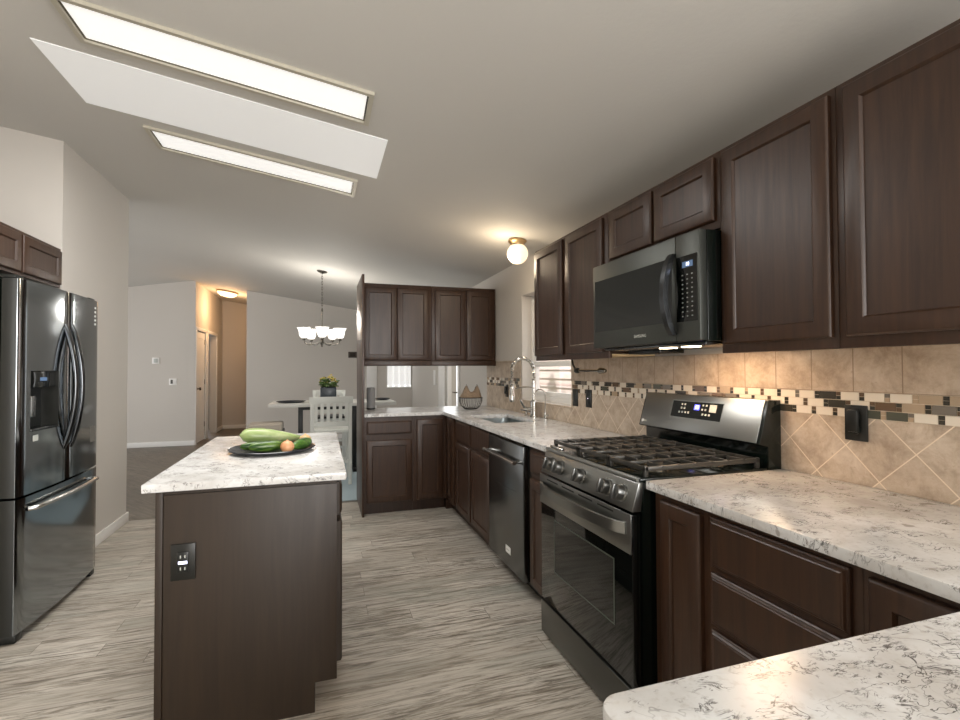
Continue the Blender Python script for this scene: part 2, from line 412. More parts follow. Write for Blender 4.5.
# far wall: living-room part, hall walls, dining part
struct('wall_back', prism(B(), [(-1.28, 0), (XW, 0), (XW, cz(XW)), (-1.28, cz(-1.28))], XZ, YB, YB+.12), 'wall')
struct('wall_living', prism(B(), [(-5.5, 0), (-2.2205, 0), (-2.2205, cz(-2.2205)), (-5.5, cz(-5.5))], XZ, YB, YB+.12), 'wall')
hy = [YB, YB+.06, YB+.79, YB+1.0, YB+1.82, 12.4]; hz = [0, 2.03, 2.895]
struct('wall_hall_left', grid_slab(B(), hy, hz, lambda i, j: j == 0 and i in (1, 3), YZ, -2.22, -2.1), 'wall')
struct('wall_hall_right', box(B(), -1.28, -1.16, YB+.12, 12.4, 0, 2.75), 'wall')
struct('wall_hall_end', box(B(), -2.4, -1.1, 12.3, 12.45, 0, 2.9), 'wall')
# pantry block right of the refrigerator and the recess behind the refrigerator
struct('wall_pantry', prism(B(), [(-2.45, 0), (-1.6, 0), (-1.6, cz(-1.6)), (XR, cz(XR)), (-2.45, cz(-2.45))], XZ, 3.87, 5.03), 'wall')
struct('wall_left', box(B(), -2.45, -2.33, -3.2, 3.87, 0, cz(-2.4)), 'wall')
struct('wall_rear', box(B(), -2.45, .05, -3.2, -3.1, 0, 2.52), 'wall')
struct('wall_bedroom', box(B(), -3.4, -3.3, YB+.1, 12.4, 0, 2.6), 'wall')
def base(name, x0, x1, y0, y1):
    b = B(); box(b, x0, x1, y0, y1, 0, .085, .004); return struct(name, b, 'white')
base('baseboard_pantry', -1.6, -1.585, 3.9, 5.03); base('baseboard_pantry_end', -2.4, -1.585, 5.03, 5.045)
base('baseboard_living', -5.4, -2.1, YB-.015, YB); base('baseboard_dining', -1.28, XW, YB-.015, YB)
base('baseboard_hall_end', -2.1, -1.28, 12.285, 12.3); base('baseboard_hall', -2.1, -2.085, YB+1.9, 12.285)
base('baseboard_right', XW-.015, XW, 7.12, YB-.015)

# kitchen window
w = struct('window_1', grid_slab(B(), [3.215, 3.255, 4.095, 4.135], [1.035, 1.075, 1.935, 1.975], lambda i, j: i == 1 and j == 1, YZ, 1.83, 1.89), 'white')
b = B()
for z0, z1 in ((1.075, 1.115), (1.33, 1.375), (1.90, 1.935)): box(b, 1.835, 1.875, 3.255, 4.095, z0, z1, .003)
for y0, y1 in ((3.255, 3.29), (4.06, 4.095)): box(b, 1.836, 1.874, y0, y1, 1.11, 1.91, .003)
struct('window_sash', b, 'white', w)
struct('window_pane', box(B(), 1.852, 1.856, 3.29, 4.06, 1.115, 1.90), 'glass', w)
struct('window_sill', box(B(), XW-.012, 1.83, 3.20, 4.15, 1.020, 1.0349, .003), 'tile', w)
# shuttered window on the far wall
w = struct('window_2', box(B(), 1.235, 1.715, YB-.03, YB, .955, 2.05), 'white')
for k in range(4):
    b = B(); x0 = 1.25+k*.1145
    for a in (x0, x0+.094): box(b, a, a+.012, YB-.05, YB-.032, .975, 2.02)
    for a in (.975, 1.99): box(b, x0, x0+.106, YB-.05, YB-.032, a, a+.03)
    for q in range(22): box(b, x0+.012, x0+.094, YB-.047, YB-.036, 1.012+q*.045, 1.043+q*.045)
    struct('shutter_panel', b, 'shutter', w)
# patio door in the right wall
d = struct('door_3', grid_slab(B(), [6.30, 6.36, 6.98, 7.04], [0, .08, 1.97, 2.05], lambda i, j: i == 1 and j == 1, YZ, XW+.02, XW+.08), 'white')
struct('door_pane', box(B(), XW+.045, XW+.05, 6.36, 6.98, .08, 1.97), 'glass', d)
b = B(); tube(b, [(XW+.02, 6.41, 1.0), (XW-.03, 6.41, 1.0), (XW-.03, 6.50, 1.0)], .009); struct('door_handle', b, 'nickel', d)
b = B()
for y0, y1 in ((6.22, 6.30), (7.04, 7.40)): box(b, XW-.02, XW, y0, y1, 0, 2.05, .003)
box(b, XW-.02, XW, 6.22, 7.40, 2.05, 2.13, .003); struct('trim_1', b, 'white')
# white-cased opening on the far wall seen over the back counter
b = B(); box(b, .85, 1.04, YB-.025, YB, 0, 2.05, .004); struct('trim_2', b, 'white')
# hall doors
d = struct('door_1', rings(B(), frame_map((-2.14, YB+.085, .01), (0, 1, 0), (0, 0, 1), (1, 0, 0)), .68, 2.0, [(0, 0), (0, .033), (.11, .033), (.12, .027), (.30, .027)]), 'white')
b = B()
lathe(b, [(0, 0), (.026, 0), (.026, .006), (.011, .01), (.011, .035), (.026, .045), (.028, .06), (.02, .07), (0, .072)], fn=lambda p: Vector((-2.107+p.z, YB+.15+p.x, .98+p.y)), seg=16)
struct('door_knob', b, 'nickel', d)
for z in (.25, 1.05, 1.8): struct('hinge', box(B(), -2.107, -2.097, YB+.745, YB+.765, z, z+.09), 'nickel', d)
def casing(name, y0, y1):
    b = B()
    for a, e in ((y0-.06, y0), (y1, y1+.06)): box(b, -2.1, -2.085, a, e, 0, 2.03, .003)
    box(b, -2.1, -2.085, y0-.06, y1+.06, 2.03, 2.09, .003); struct(name, b, 'white')
casing('trim_3', YB+.065, YB+.79); casing('trim_4', YB+1.0, YB+1.82)

# things outside the windows
b = B()
for k in range(20): prism(b, [(3.6, -.1+k*.14), (3.57, -.1+k*.14), (3.595, .04+k*.14), (3.6, .04+k*.14)], XZ, 2.0, 9.0)
tag(obj('siding_fence', b, 'siding'), 'pale pink board siding outside the window above the sink', 'siding')
b = B()
for k in range(120):
    x, y, z = 2.6+random.uniform(-.2, .2), random.uniform(6.2, 8.6), random.uniform(.1, 2.3)
    r = random.uniform(.08, .2); bmesh.ops.create_icosphere(b, subdivisions=1, radius=r, matrix=Matrix.Translation((x, y, z)))
tag(obj('garden_shrub', b, 'hedge'), 'pale green garden shrub outside the patio door glass', 'shrub')
b = B(); box(b, 1.95, 5, 1, 10, -.2, -.1); struct('ground', b, 'grout')

# ------------------------------------------------------------------ backsplash (tile on the right wall)
bs = struct('wall_backsplash', box(B(), XW-.004, XW-.0001, -.6, 5.11, .914, 1.019), 'grout')
holes = lambda i, j: i == 1 and j >= 1
TX0, TX1 = XW-.010, XW-.004
def tiles(name, z0, z1, mat, cuts):
    b = B()
    for y0, y1 in cuts: box(b, TX0, TX1, y0, y1, z0, z1)
    o = obj(name, b, mat, None, 0); o.parent = bs; return o
W0, W1 = 3.20, 4.15
lo_z = .914
b = B()
for (y0, y1, z1) in ((-.6, 3.2, 1.139), (3.2, 4.15, 1.019), (4.15, 5.11, 1.139)): box(b, 0, .006, y0-1.133, y1-1.133, lo_z-.936, z1-.936)
o = obj('diagonal_tiles', b, 'tile_diag', None, 0); o.location = (TX0, 1.133, .936); o.parent = bs
b = B()
for (y0, y1) in ((-.6, 3.2), (4.15, 5.11)): box(b, 0, .006, y0-1.06, y1-1.06, 0, 1.375-1.226 if y0 < 3 else 1.390-1.226)
o = obj('square_tiles', b, 'tile', None, 0); o.location = (TX0, 1.06, 1.226); o.parent = bs
b = B(); mk = ['grout', 'mos_white', 'mos_brown', 'mos_dark', 'mos_green', 'mos_tan', 'mos_grey']
for (y0, y1) in ((-.6, 3.2), (4.15, 5.11)): box(b, TX0+.002, TX1, y0, y1, 1.139, 1.226, mi=0)
for r in range(3):
    z0 = 1.1405+r*.0287; y = -.6+r*.033; z1 = z0+.0265
    while y < 5.06:
        L = .060
        if not (3.14 < y < 4.15):
            box(b, TX0, TX0+.004, y, min(y+L, 5.108), z0, z1, mi=random.choices([1, 2, 3, 4, 5, 6], [5, 1.2, 1.2, 1, 1.3, 1])[0])
            y2 = y+L+.002
            if y2+.016 < 5.1 and not (3.18 < y2 < 4.15):
                dk = random.random() < .8
                for zz in (z0, z0+.0138):
                    box(b, TX0, TX0+.004, y2, y2+.0145, zz, zz+.0125, mi=random.choice([2, 3, 3]) if dk else random.choice([5, 6]))
        y += L+.0185
o = obj('mosaic_band', b, 'grout', None, 0, [M[k] for k in mk]); o.parent = bs

# ------------------------------------------------------------------ cabinets
ZC = .884        # underside of worktops
FX = 1.125       # face-frame plane of the right run (doors stand 20 mm proud)
FR = lambda y0, z0: frame_map((FX, y0, z0), (0, 1, 0), (0, 0, 1), (-1, 0, 0))
CAB_G, UP_G = 'base cabinets under the worktops', 'wall cabinets'
def base_right(name, y0, y1, label, fronts, sink=False):
    t = thing(name, label, 'cabinet', (1.4, (y0+y1)/2, 0), CAB_G)
    top = .665 if sink else ZC-.001
    pr = [(1.19, 0), (XW-.011, 0), (XW-.011, top), (FX+.06, top), (FX+.06, ZC-.001), (FX, ZC-.001), (FX, .10), (1.19, .10)] if sink else [(1.19, 0), (XW-.011, 0), (XW-.011, top), (FX, top), (FX, .10), (1.19, .10)]
    b = B(); prism(b, pr, XZ, y0+.0005, y1-.0005); obj('carcass', b, 'wood', t)
    for kind, a, e, z0, z1 in fronts:
        b = B(); rings(b, FR(a, z0), e-a, z1-z0, DRAWER if kind == 'drawer' else door_prof(e-a, z1-z0))
        obj('drawer_front' if kind == 'drawer' else 'door', b, 'wood', t)
    return t
base_right('base_cabinet', 1.225, 1.475, 'narrow dark base cabinet with one tall slim door right against the range', [('door', 1.245, 1.43, .115, .858)])
base_right('drawer_cabinet', .775, 1.225, 'dark base cabinet with a stack of three wide drawers', [('drawer', .797, 1.207, .715, .864), ('drawer', .797, 1.207, .545, .698), ('drawer', .797, 1.207, .115, .53)])
base_right('base_cabinet', .545, .775, 'dark corner base cabinet whose door is half hidden by the near worktop', [('door', .56, .755, .115, .862)])
base_right('base_cabinet', 2.255, 2.555, 'narrow dark base cabinet between the dishwasher and the range', [('drawer', 2.275, 2.54, .735, .862), ('door', 2.275, 2.54, .115, .703)])
base_right('sink_cabinet', 3.205, 4.145, 'dark double-door cabinet under the sink with two false drawer fronts', [('drawer', 3.23, 3.668, .705, .872), ('drawer', 3.702, 4.12, .705, .872), ('door', 3.23, 3.668, .115, .682), ('door', 3.702, 4.12, .115, .682)], True)
base_right('corner_cabinet', 4.145, 4.53, 'dark blind corner cabinet with one narrow door where the two base runs meet', [('door', 4.21, 4.42, .115, .872)])
FY = 4.53
FB = lambda x0, z0, y=FY: frame_map((x0, y, z0), (1, 0, 0), (0, 0, 1), (0, -1, 0))
YZ_ = lambda u, v, n: (n, u, v)
t = thing('base_cabinet', 'dark base cabinet with one drawer over a door beside the tall end panel', 'cabinet', (.6, 4.8, 0), CAB_G)
b = B(); prism(b, [(4.60, 0), (5.12, 0), (5.12, ZC-.001), (FY, ZC-.001), (FY, .10), (4.60, .10)], YZ_, .3715, .815); obj('carcass', b, 'wood', t)
for kind, a, e, z0, z1 in (('drawer', .392, .797, .725, .842), ('door', .392, .797, .115, .672)):
    b = B(); rings(b, FB(a, z0), e-a, z1-z0, DRAWER if kind == 'drawer' else door_prof(.4, .5)); obj('drawer_front' if kind == 'drawer' else 'door', b, 'wood', t)
t = thing('base_cabinet', 'dark base cabinet with one full-height door next to the inner corner', 'cabinet', (.95, 4.8, 0), CAB_G)
b = B(); prism(b, [(4.60, 0), (5.12, 0), (5.12, ZC-.001), (FY, ZC-.001), (FY, .10), (4.60, .10)], YZ_, .816, 1.124); obj('carcass', b, 'wood', t)
b = B(); rings(b, FB(.845, .115), .248, .735, door_prof(.248, .735)); obj('door', b, 'wood', t)
b = B(); box(b, 1.126, XW-.011, 4.532, 5.12, .0, ZC-.001); tag(obj('corner_filler', b, 'wood'), 'dark carcass filling the corner behind the two base runs', 'cabinet')
# tall end panel
b = B(); box(b, .350, .371, 4.50, 5.165, 0, 2.165, .002)
tag(obj('end_panel', b, 'wood'), 'tall dark end panel from floor to above the wall cabinets', 'panel')
# wall cabinets of the back run
def upper_back(x0, x1, label, doors):
    t = thing('wall_cabinet', label, 'cabinet', ((x0+x1)/2, 5.0, 1.345), UP_G)
    b = B(); box(b, x0, x1, 4.837, 5.155, 1.36, 2.138)
    box(b, x0, x1, 4.825, 4.837, 1.345, 2.142, .002); obj('carcass', b, 'wood', t)
    for a, e in doors:
        b = B(); rings(b, FB(a, 1.40, 4.825), e-a, .705, door_prof(e-a, .7)); obj('door', b, 'wood', t)
    obj('light_rail', box(B(), x0, x1, 4.812, 4.8245, 1.345, 1.395, .003), 'wood', t)
upper_back(.372, 1.052, 'dark double-door wall cabinet against the tall end panel', [(.388, .704), (.710, 1.022)])
upper_back(1.054, 1.726, 'dark double-door wall cabinet over the inner corner above the wire basket', [(1.084, 1.400), (1.414, 1.70)])
# wall cabinets of the right run
UX = 1.439
def upper_right(y0, y1, z0, label, doors, dz0=1.398, rail=True):
    t = thing('wall_cabinet', label, 'cabinet', (1.6, (y0+y1)/2, z0), UP_G)
    b = B(); box(b, UX+.02, XW-.001, y0, y1, z0+.022, 2.135); box(b, UX, UX+.02, y0, y1, z0, 2.135, .0015)
    obj('carcass', b, 'wood', t)
    obj('underside_panel', box(B(), UX+.022, XW-.011, y0+.002, y1-.002, z0+.012, z0+.0215), 'raw_wood', t)
    for a, e in doors:
        b = B(); rings(b, frame_map((UX, a, dz0), (0, 1, 0), (0, 0, 1), (-1, 0, 0)), e-a, 2.115-dz0, door_prof(e-a, 2.115-dz0)); obj('door', b, 'wood', t)
    return t
upper_right(2.255, 3.175, 1.365, 'tall double-door wall cabinet between the window and the microwave', [(2.29, 2.70), (2.75, 3.16)])
upper_right(1.487, 2.254, 1.842, 'short double-door wall cabinet directly above the microwave', [(1.505, 1.857), (1.878, 2.215)], 1.872)
upper_right(1.045, 1.486, 1.365, 'tall single-door wall cabinet next to the microwave, worn patches on its door', [(1.058, 1.462)])
upper_right(.56, 1.044, 1.365, 'tall single-door wall cabinet at the right edge of the picture', [(.585, 1.015)])
# cabinet over the refrigerator
t = thing('wall_cabinet', 'shallow-doored wall cabinet above the refrigerator', 'cabinet', (-1.95, 3.41, 1.845), UP_G)
b = B(); box(b, -2.329, -1.607, 2.95, 3.868, 1.845, 2.097); obj('carcass', b, 'wood', t)
for a, e in ((2.97, 3.395), (3.415, 3.845)):
    b = B(); rings(b, frame_map((-1.607, a, 1.862), (0, 1, 0), (0, 0, 1), (1, 0, 0)), e-a, .215, door_prof(e-a, .17)); obj('door', b, 'wood', t)

# island
t = thing('kitchen_island', 'dark wood kitchen island cabinet under a pale stone top', 'cabinet', (-.24, 2.6, 0))
b = B()
prism(b, [(-.552, 0), (-.018, 0), (-.018, .113), (.062, .113), (.062, ZC-.001), (-.552, ZC-.001)], XZ, 2.022, 3.22)
obj('carcass', b, 'island_wood', t)
b = B(); prism(b, [(-.528, 0), (-.018, 0), (-.018, .113), (.062, .113), (.062, .866), (-.528, .866)], XZ, 2.012, 2.0215, .0015); obj('end_panel', b, 'island_wood', t)
obj('corner_trim', box(B(), -.552, -.529, 2.008, 2.0215, 0, ZC-.001, .002), 'island_wood', t)
for a, e in ((2.04, 2.61), (2.63, 3.20)):
    fn = lambda z0: frame_map((.0625, a, z0), (0, 1, 0), (0, 0, 1), (1, 0, 0))
    obj('drawer_front', rings(B(), fn(.735), e-a, .13, DRAWER), 'island_wood', t)
    obj('door', rings(B(), fn(.165), e-a, .545, door_prof(e-a, .545)), 'island_wood', t)
b = B(); prism(b, [(-.588, 1.98), (.096, 1.98), (.096, 3.28), (-.588, 3.28)], XY, ZC, .914, .004)
tag(obj('island_worktop', b, 'granite'), 'pale veined stone worktop of the island carrying the vegetable platter', 'worktop')

# worktops
arc = [(.312+.03-.03*math.cos(a), .53-.03+.03*math.sin(a)) for a in [PI/2*k/6 for k in range(7)]]
pts = [(.312, -.35)]+arc+[(1.089, .53), (1.089, 1.482), (XW-.011, 1.482), (XW-.011, -.35)]
b = B(); prism(b, pts, XY, ZC, .914, .004)
tag(obj('granite_worktop', b, 'granite'), 'large veined stone worktop in the near right corner, turning beside the range', 'worktop')
t = thing('peninsula_cabinet', 'dark cabinet under the nearest worktop', 'cabinet', (.8, .1, 0), CAB_G)
b = B(); box(b, .42, 1.10, -.3, .44, 0, ZC-.001); obj('carcass', b, 'wood', t)
obj('end_panel', box(B(), .405, .4195, -.3, .45, 0, ZC-.001, .002), 'wood', t)
SX0, SX1, SY0, SY1 = 1.225, 1.565, 3.42, 4.06
xs_, ys_ = [.372, 1.089, SX0, SX1, XW-.011], [2.2545, SY0, SY1, 4.50, 5.17]
b = B(); grid_slab(b, xs_, ys_, lambda i, j: (i == 0 and j < 3) or (i == 2 and j == 1), XY, ZC, .914)
es = [e for e in b.edges if len(e.link_faces) == 2 and e.calc_face_angle(0) > .6]
bmesh.ops.bevel(b, geom=es, offset=.004, segments=2, affect='EDGES')
tag(obj('granite_worktop', b, 'granite'), 'long veined stone worktop around the sink and along the pass-through', 'worktop')

# ------------------------------------------------------------------ sink and taps
t = thing('kitchen_sink', 'undermounted stainless steel kitchen sink', 'sink', (1.395, 3.74, .70))
b = B()
def rr(x0, x1, y0, y1, z, r=.06, n=5):
    out = []
    for (cx_, cy_, a0) in ((x1-r, y1-r, 0), (x0+r, y1-r, 90), (x0+r, y0+r, 180), (x1-r, y0+r, 270)):
        for k in range(n+1):
            a = math.radians(a0+90*k/n); out.append((cx_+r*math.cos(a), cy_+r*math.sin(a), z))
    return out
R = [rr(SX0-.012, SX1+.012, SY0-.012, SY1+.012, .8835, .03), rr(SX0+.002, SX1-.002, SY0+.002, SY1-.002, .8835, .05), rr(SX0+.01, SX1-.01, SY0+.01, SY1-.01, .72, .06), rr(SX0+.05, SX1-.05, SY0+.05, SY1-.05, .70, .05)]
V = [[b.verts.new(p) for p in r] for r in R]
for a, e in zip(V, V[1:]):
    for k in range(len(a)): b.faces.new((a[k], a[(k+1) % len(a)], e[(k+1) % len(a)], e[k]))
b.faces.new(V[-1]); bmesh.ops.recalc_face_normals(b, faces=b.faces); obj('basin', b, 'sink_steel', t)
b = B(); lathe(b, [(0, .003), (.03, .003), (.042, .006), (.045, .001)], (1.395, 3.74, .70)); obj('drain', b, 'chrome', t)

t = thing('spring_faucet', 'tall spring-neck kitchen faucet behind the sink', 'faucet', (1.655, 3.70, .914))
b = B(); lathe(b, [(0, 0), (.034, 0), (.034, .008), (.029, .014), (.027, .13), (.022, .138), (.0135, .142), (.0135, .30), (0, .30)], (1.655, 3.70, .914)); obj('column', b, 'chrome', t)
path = [(1.655-.095+.095*math.cos(a), 3.70, 1.30+.095*math.sin(a)) for a in [PI*k/20 for k in range(21)]]
path = [(1.655, 3.70, 1.18), (1.655, 3.70, 1.27)]+path+[(1.465, 3.70, 1.24), (1.465, 3.70, 1.17)]
b = B(); tube(b, path, .007, 8); obj('hose', b, 'nickel', t)
dense = []
for p, q in zip(path, path[1:]):
    for k in range(6): dense.append(Vector(p).lerp(Vector(q), k/6))
b = B(); n_ = len(dense); coil = []
for i in range(n_*3):
    f = i/3; i0 = int(f); i1 = min(i0+1, n_-1); p = dense[i0].lerp(dense[i1], f-i0)
    tg = (dense[i1]-dense[max(i1-1, 0)]).normalized() if i1 else Vector((0, 0, 1))
    e1 = Vector((0, 1, 0)); e2 = tg.cross(e1)
    a = f*2*PI*.42; coil.append(p+(e1*math.cos(a)+e2*math.sin(a))*.0125)
tube(b, coil, .0034, 5); obj('spring', b, 'chrome', t)
b = B(); lathe(b, [(0, 0), (.014, 0), (.022, .012), (.024, .06), (.018, .075), (.017, .12), (.010, .13), (0, .13)], (1.465, 3.70, 1.045)); obj('spray_head', b, 'chrome', t)
b = B(); tube(b, [(1.655, 3.70, 1.165), (1.56, 3.70, 1.165), (1.49, 3.70, 1.15)], .006, 8); tube(b, [(1.465+.024*math.cos(a), 3.70+.024*math.sin(a), 1.15) for a in [2*PI*k/16 for k in range(17)]], .004, 6); obj('holder_arm', b, 'chrome', t)
b = B(); tube(b, [(1.63, 3.70, .985), (1.57, 3.70, 1.0), (1.535, 3.70, 1.065)], [.013, .010, .008], 10); obj('spout', b, 'chrome', t)
b = B(); tube(b, [(1.645, 3.725, .955), (1.62, 3.79, .965), (1.60, 3.84, .972)], [.012, .007, .006], 8); obj('lever', b, 'chrome', t)
t = thing('filter_tap', 'small gooseneck water filter tap beside the spring-neck faucet', 'faucet', (1.68, 3.535, .914))
b = B(); lathe(b, [(0, 0), (.022, 0), (.022, .006), (.012, .012), (.012, .05), (.006, .055), (.006, .06), (0, .06)], (1.68, 3.535, .914))
tube(b, [(1.68, 3.535, .965), (1.68, 3.535, 1.09)]+[(1.68-.045+.045*math.cos(a), 3.535, 1.105+.045*math.sin(a)) for a in [PI*k/12 for k in range(13)]]+[(1.59, 3.535, 1.075)], .0055, 8); obj('gooseneck', b, 'chrome', t)
b = B(); tube(b, [(1.68, 3.52, .945), (1.68, 3.50, .947), (1.675, 3.475, .95)], [.009, .006, .006], 8); obj('tap_lever', b, 'chrome', t)
t = thing('soap_pump', 'short steel soap pump next to the spring-neck faucet', 'soap dispenser', (1.66, 3.86, .914))
b = B(); lathe(b, [(0, 0), (.02, 0), (.02, .005), (.011, .01), (.011, .035), (0, .035)], (1.66, 3.86, .914)); obj('collar', b, 'chrome', t)
b = B(); tube(b, [(1.66, 3.86, .945), (1.66, 3.86, .965), (1.61, 3.86, .962)], .006, 8); obj('nozzle', b, 'chrome', t)

# ------------------------------------------------------------------ dishwasher
t = thing('dishwasher', 'black stainless dishwasher under the long worktop', 'dishwasher', (1.4, 2.88, 0))
obj('tub', box(B(), 1.13, 1.70, 2.565, 3.198, .10, .882), 'black', t)
b = B(); box(b, 1.088, 1.1295, 2.585, 3.182, .105, .868, .004); obj('door', b, 'black_steel', t)
b = B(); box(b, 1.20, 1.24, 2.58, 3.19, .0, .0995); obj('kick_plate', b, 'black', t)
b = B(); box(b, 1.0905, 1.128, 2.59, 3.178, .8685, .881); obj('control_strip', b, 'black_glass', t)
b = B(); tube(b, [(1.045, 2.61, .775), (1.045, 3.155, .775)], .0125, 14)
for y in (2.635, 3.13): tube(b, [(1.088, y, .775), (1.05, y, .775)], .010, 10)
obj('handle', b, 'steel', t)
b = B()
tube(b, [(1.0865, 2.70+.37*k/12, .592-.010*math.sin(PI*k/12)) for k in range(13)], .0016, 6); obj('crease', b, 'black_steel', t)
p = obj('badge', box(B(), 1.0862, 1.0879, 2.785, 2.865, .190, .232, .0005), 'white', t)
obj('badge_line', box(B(), 1.0855, 1.0861, 2.80, 2.85, .208, .214), 'grey_btn', p)

# ------------------------------------------------------------------ range
RY0, RY1 = 1.488, 2.249
t = thing('gas_range', 'freestanding black stainless gas range with five burner knobs', 'range', (1.4, 1.868, 0))
b = B(); prism(b, [(1.075, .02), (1.70, .02), (1.70, .905), (1.09, .905), (1.078, .80)], XZ, RY0+.001, RY1-.001); obj('body', b, 'black_enamel', t)
for y in (1.53, 2.2): 
    for x in (1.13, 1.65): obj('foot', lathe(B(), [(0, 0), (.018, 0), (.015, .02), (0, .02)], (x, y, 0), 12), 'black', t)
b = B(); box(b, 1.037, 1.0745, RY0+.004, RY1-.004, .025, .180, .004); obj('warming_drawer', b, 'drawer_steel', t)
fn = lambda u, v, n: Vector((1.0745-n, RY0+.004+u, .192+v))
dw = RY1-RY0-.008
d = obj('oven_door', box(B(), 1.040, 1.0745, RY0+.004, RY1-.004, .192, .795, .004), 'black_glass', t)
obj('door_band', box(B(), 1.0335, 1.0396, RY0+.004, RY1-.004, .655, .795, .0025), 'range_steel', d)
b = B(); box(b, 1.0385, 1.0396, 1.610, 2.095, .364, .60); obj('oven_window', b, 'black_glass', d)
b = B(); grid_slab(b, [1.604, 1.610, 2.095, 2.101], [.359, .364, .60, .605], lambda i, j: i == 1 and j == 1, YZ, 1.0380, 1.0396); obj('window_border', b, 'border_grey', d)
b = B()
hp = [(1.034-.052*math.sin(PI*k/24)**.5 if 0 < k < 24 else 1.034, RY0+.03+(RY1-RY0-.06)*k/24, .742) for k in range(25)]
R_ = []
for x, y, z in hp: R_.append([b.verts.new((x+dx, y, z+dz)) for dx, dz in ((-.007, -.02), (.006, -.02), (.006, .02), (-.007, .02))])
for a, e in zip(R_, R_[1:]):
    for k in range(4): b.faces.new((a[k], a[(k+1) % 4], e[(k+1) % 4], e[k]))
b.faces.new(R_[0]); b.faces.new(R_[-1]); bmesh.ops.recalc_face_normals(b, faces=b.faces); obj('handle', b, 'range_steel', d, 40)
b = B()
for k in range(4): box(b, 1.0328, 1.0336, 1.60+k*.15, 1.71+k*.15, .777, .783)
obj('vent_slots', b, 'black', d)
b = B(); prism(b, [(1.040, .803), (1.0775, .803), (1.0895, .905), (1.072, .9045), (1.068, .903)], XZ, RY0+.004, RY1-.004, .002); cpn = obj('control_panel', b, 'range_steel', t)
slope = Vector((.028, 0, .100)).normalized(); out = Vector((-slope.z, 0, slope.x))
for k, y in enumerate((1.572, 1.668, 1.868, 2.060, 2.150)):
    o0 = Vector((1.0545, y, .852))
    fnk = lambda p, o0=o0: o0+out*p.z+Vector((0, 1, 0))*p.x+slope*p.y
    b = B(); lathe(b, [(0, 0), (.033, 0), (.033, .006), (.0295, .010), (.0285, .032), (.026, .036), (0, .036)], fn=fnk, seg=24); kn = obj('knob', b, 'knob_steel', t)
    b = B()
    for u in (-.004, .004): pass
    prism(b, [(-.006, -.027), (.006, -.027), (.006, .027), (-.006, .027)], lambda u, v, n, fnk=fnk: fnk(Vector((u, v, n))), .0355, .047, .002); obj('knob_grip', b, 'knob_steel', kn)
    b = B()
    for q in range(5):
        a = PI*(.15+.7*q/4); prism(b, [(.040*math.cos(a)-.0015, .040*math.sin(a)-.0015), (.040*math.cos(a)+.0015, .040*math.sin(a)-.0015), (.040*math.cos(a)+.0015, .040*math.sin(a)+.0015), (.040*math.cos(a)-.0015, .040*math.sin(a)+.0015)], lambda u, v, n, fnk=fnk: fnk(Vector((u, v, n))), .0005, .0012)
    obj('knob_marks', b, 'grey_btn', t)
b = B(); box(b, 1.075, 1.655, RY0+.003, RY1-.003, .9055, .919, .004); obj('cooktop', b, 'black_enamel', t)
b = B(); tube(b, [(1.073, RY0+.01, .913), (1.073, RY1-.01, .913)], .010, 10); obj('cooktop_front_rim', b, 'range_steel', t)
for (x, y, r) in ((1.24, 1.62, .045), (1.52, 1.62, .035), (1.38, 1.868, .05), (1.24, 2.12, .05), (1.52, 2.12, .032)):
    b = B(); lathe(b, [(0, 0), (r+.018, 0), (r+.014, .008), (r, .010), (r, .016), (r-.006, .019), (0, .0195)], (x, y, .919), 28); bn = obj('burner', b, 'nickel', t)
    b = B(); lathe(b, [(0, .0), (r*.86, 0), (r*.86, .004), (r*.7, .006), (0, .006)], (x, y, .9385), 28); obj('burner_cap', b, 'iron', bn)
def grate(y0, y1):
    b = B(); x0, x1 = 1.105, 1.635; z0, z1 = .943, .956
    for y in (y0, y1-.013): box(b, x0, x1, y, y+.013, z0-.004, z1, .003)
    for x in (x0, x1-.013): box(b, x, x+.013, y0, y1, z0-.004, z1, .003)
    ym = (y0+y1)/2
    box(b, x0, x1, ym-.006, ym+.006, z0, z1, .003)
    n = 6
    for k in range(1, n+1):
        x = x0+(x1-x0)*k/(n+1)
        for ya, yb in ((y0, ym-.030), (ym+.030, y1)): box(b, x-.005, x+.005, ya, yb, z0, z1+.002, .003)
    for x in (x0, x1-.016):
        for y in (y0, y1-.016): box(b, x, x+.016, y, y+.016, .919, z1+.003, .003)
    obj('grate', b, 'iron', t)
w3 = (RY1-RY0-.03)/3
for k in range(3): grate(RY0+.015+k*w3+.003, RY0+.015+(k+1)*w3-.003)
b = B(); box(b, 1.078, 1.098, 2.10, 2.22, .921, .934, .004); obj('cooktop_tray', b, 'steel', t)
# backguard
b = B(); prism(b, [(1.66, .905), (XW-.012, .905), (XW-.012, 1.182), (1.665, 1.182), (1.615, 1.012), (1.66, 1.0)], XZ, RY0+.001, RY1-.001, .002); obj('backguard', b, 'black_enamel', t)
bsl = Vector((.050, 0, .170)).normalized(); bout = Vector((-bsl.z, 0, bsl.x)); bo = Vector((1.615, RY0, 1.012))
BG = lambda u, v, n: bo+Vector((0, 1, 0))*u+bsl*v+bout*n
b = B(); prism(b, [(.014, .003), (.748, .003), (.748, .176), (.014, .176)], BG, .0005, .005, .002); bf = obj('backguard_face', b, 'range_steel', t)
b = B(); prism(b, [(.21, .064), (.53, .064), (.53, .148), (.21, .148)], BG, .0052, .0066); obj('display_frame', b, 'steel', t)
b = B(); prism(b, [(.214, .067), (.526, .067), (.526, .145), (.214, .145)], BG, .0067, .0078); dp = obj('display_panel', b, 'black_glass', t)
b = B(); prism(b, [(.345, .108), (.378, .108), (.378, .133), (.345, .133)], BG, .0079, .0083); obj('display_lit', b, 'blue_lcd', t)
text('display_digits', '19', .022, 'lcd_white', t, BG(.361, .120, .0086), (0, -1, 0), bsl)
b = B()
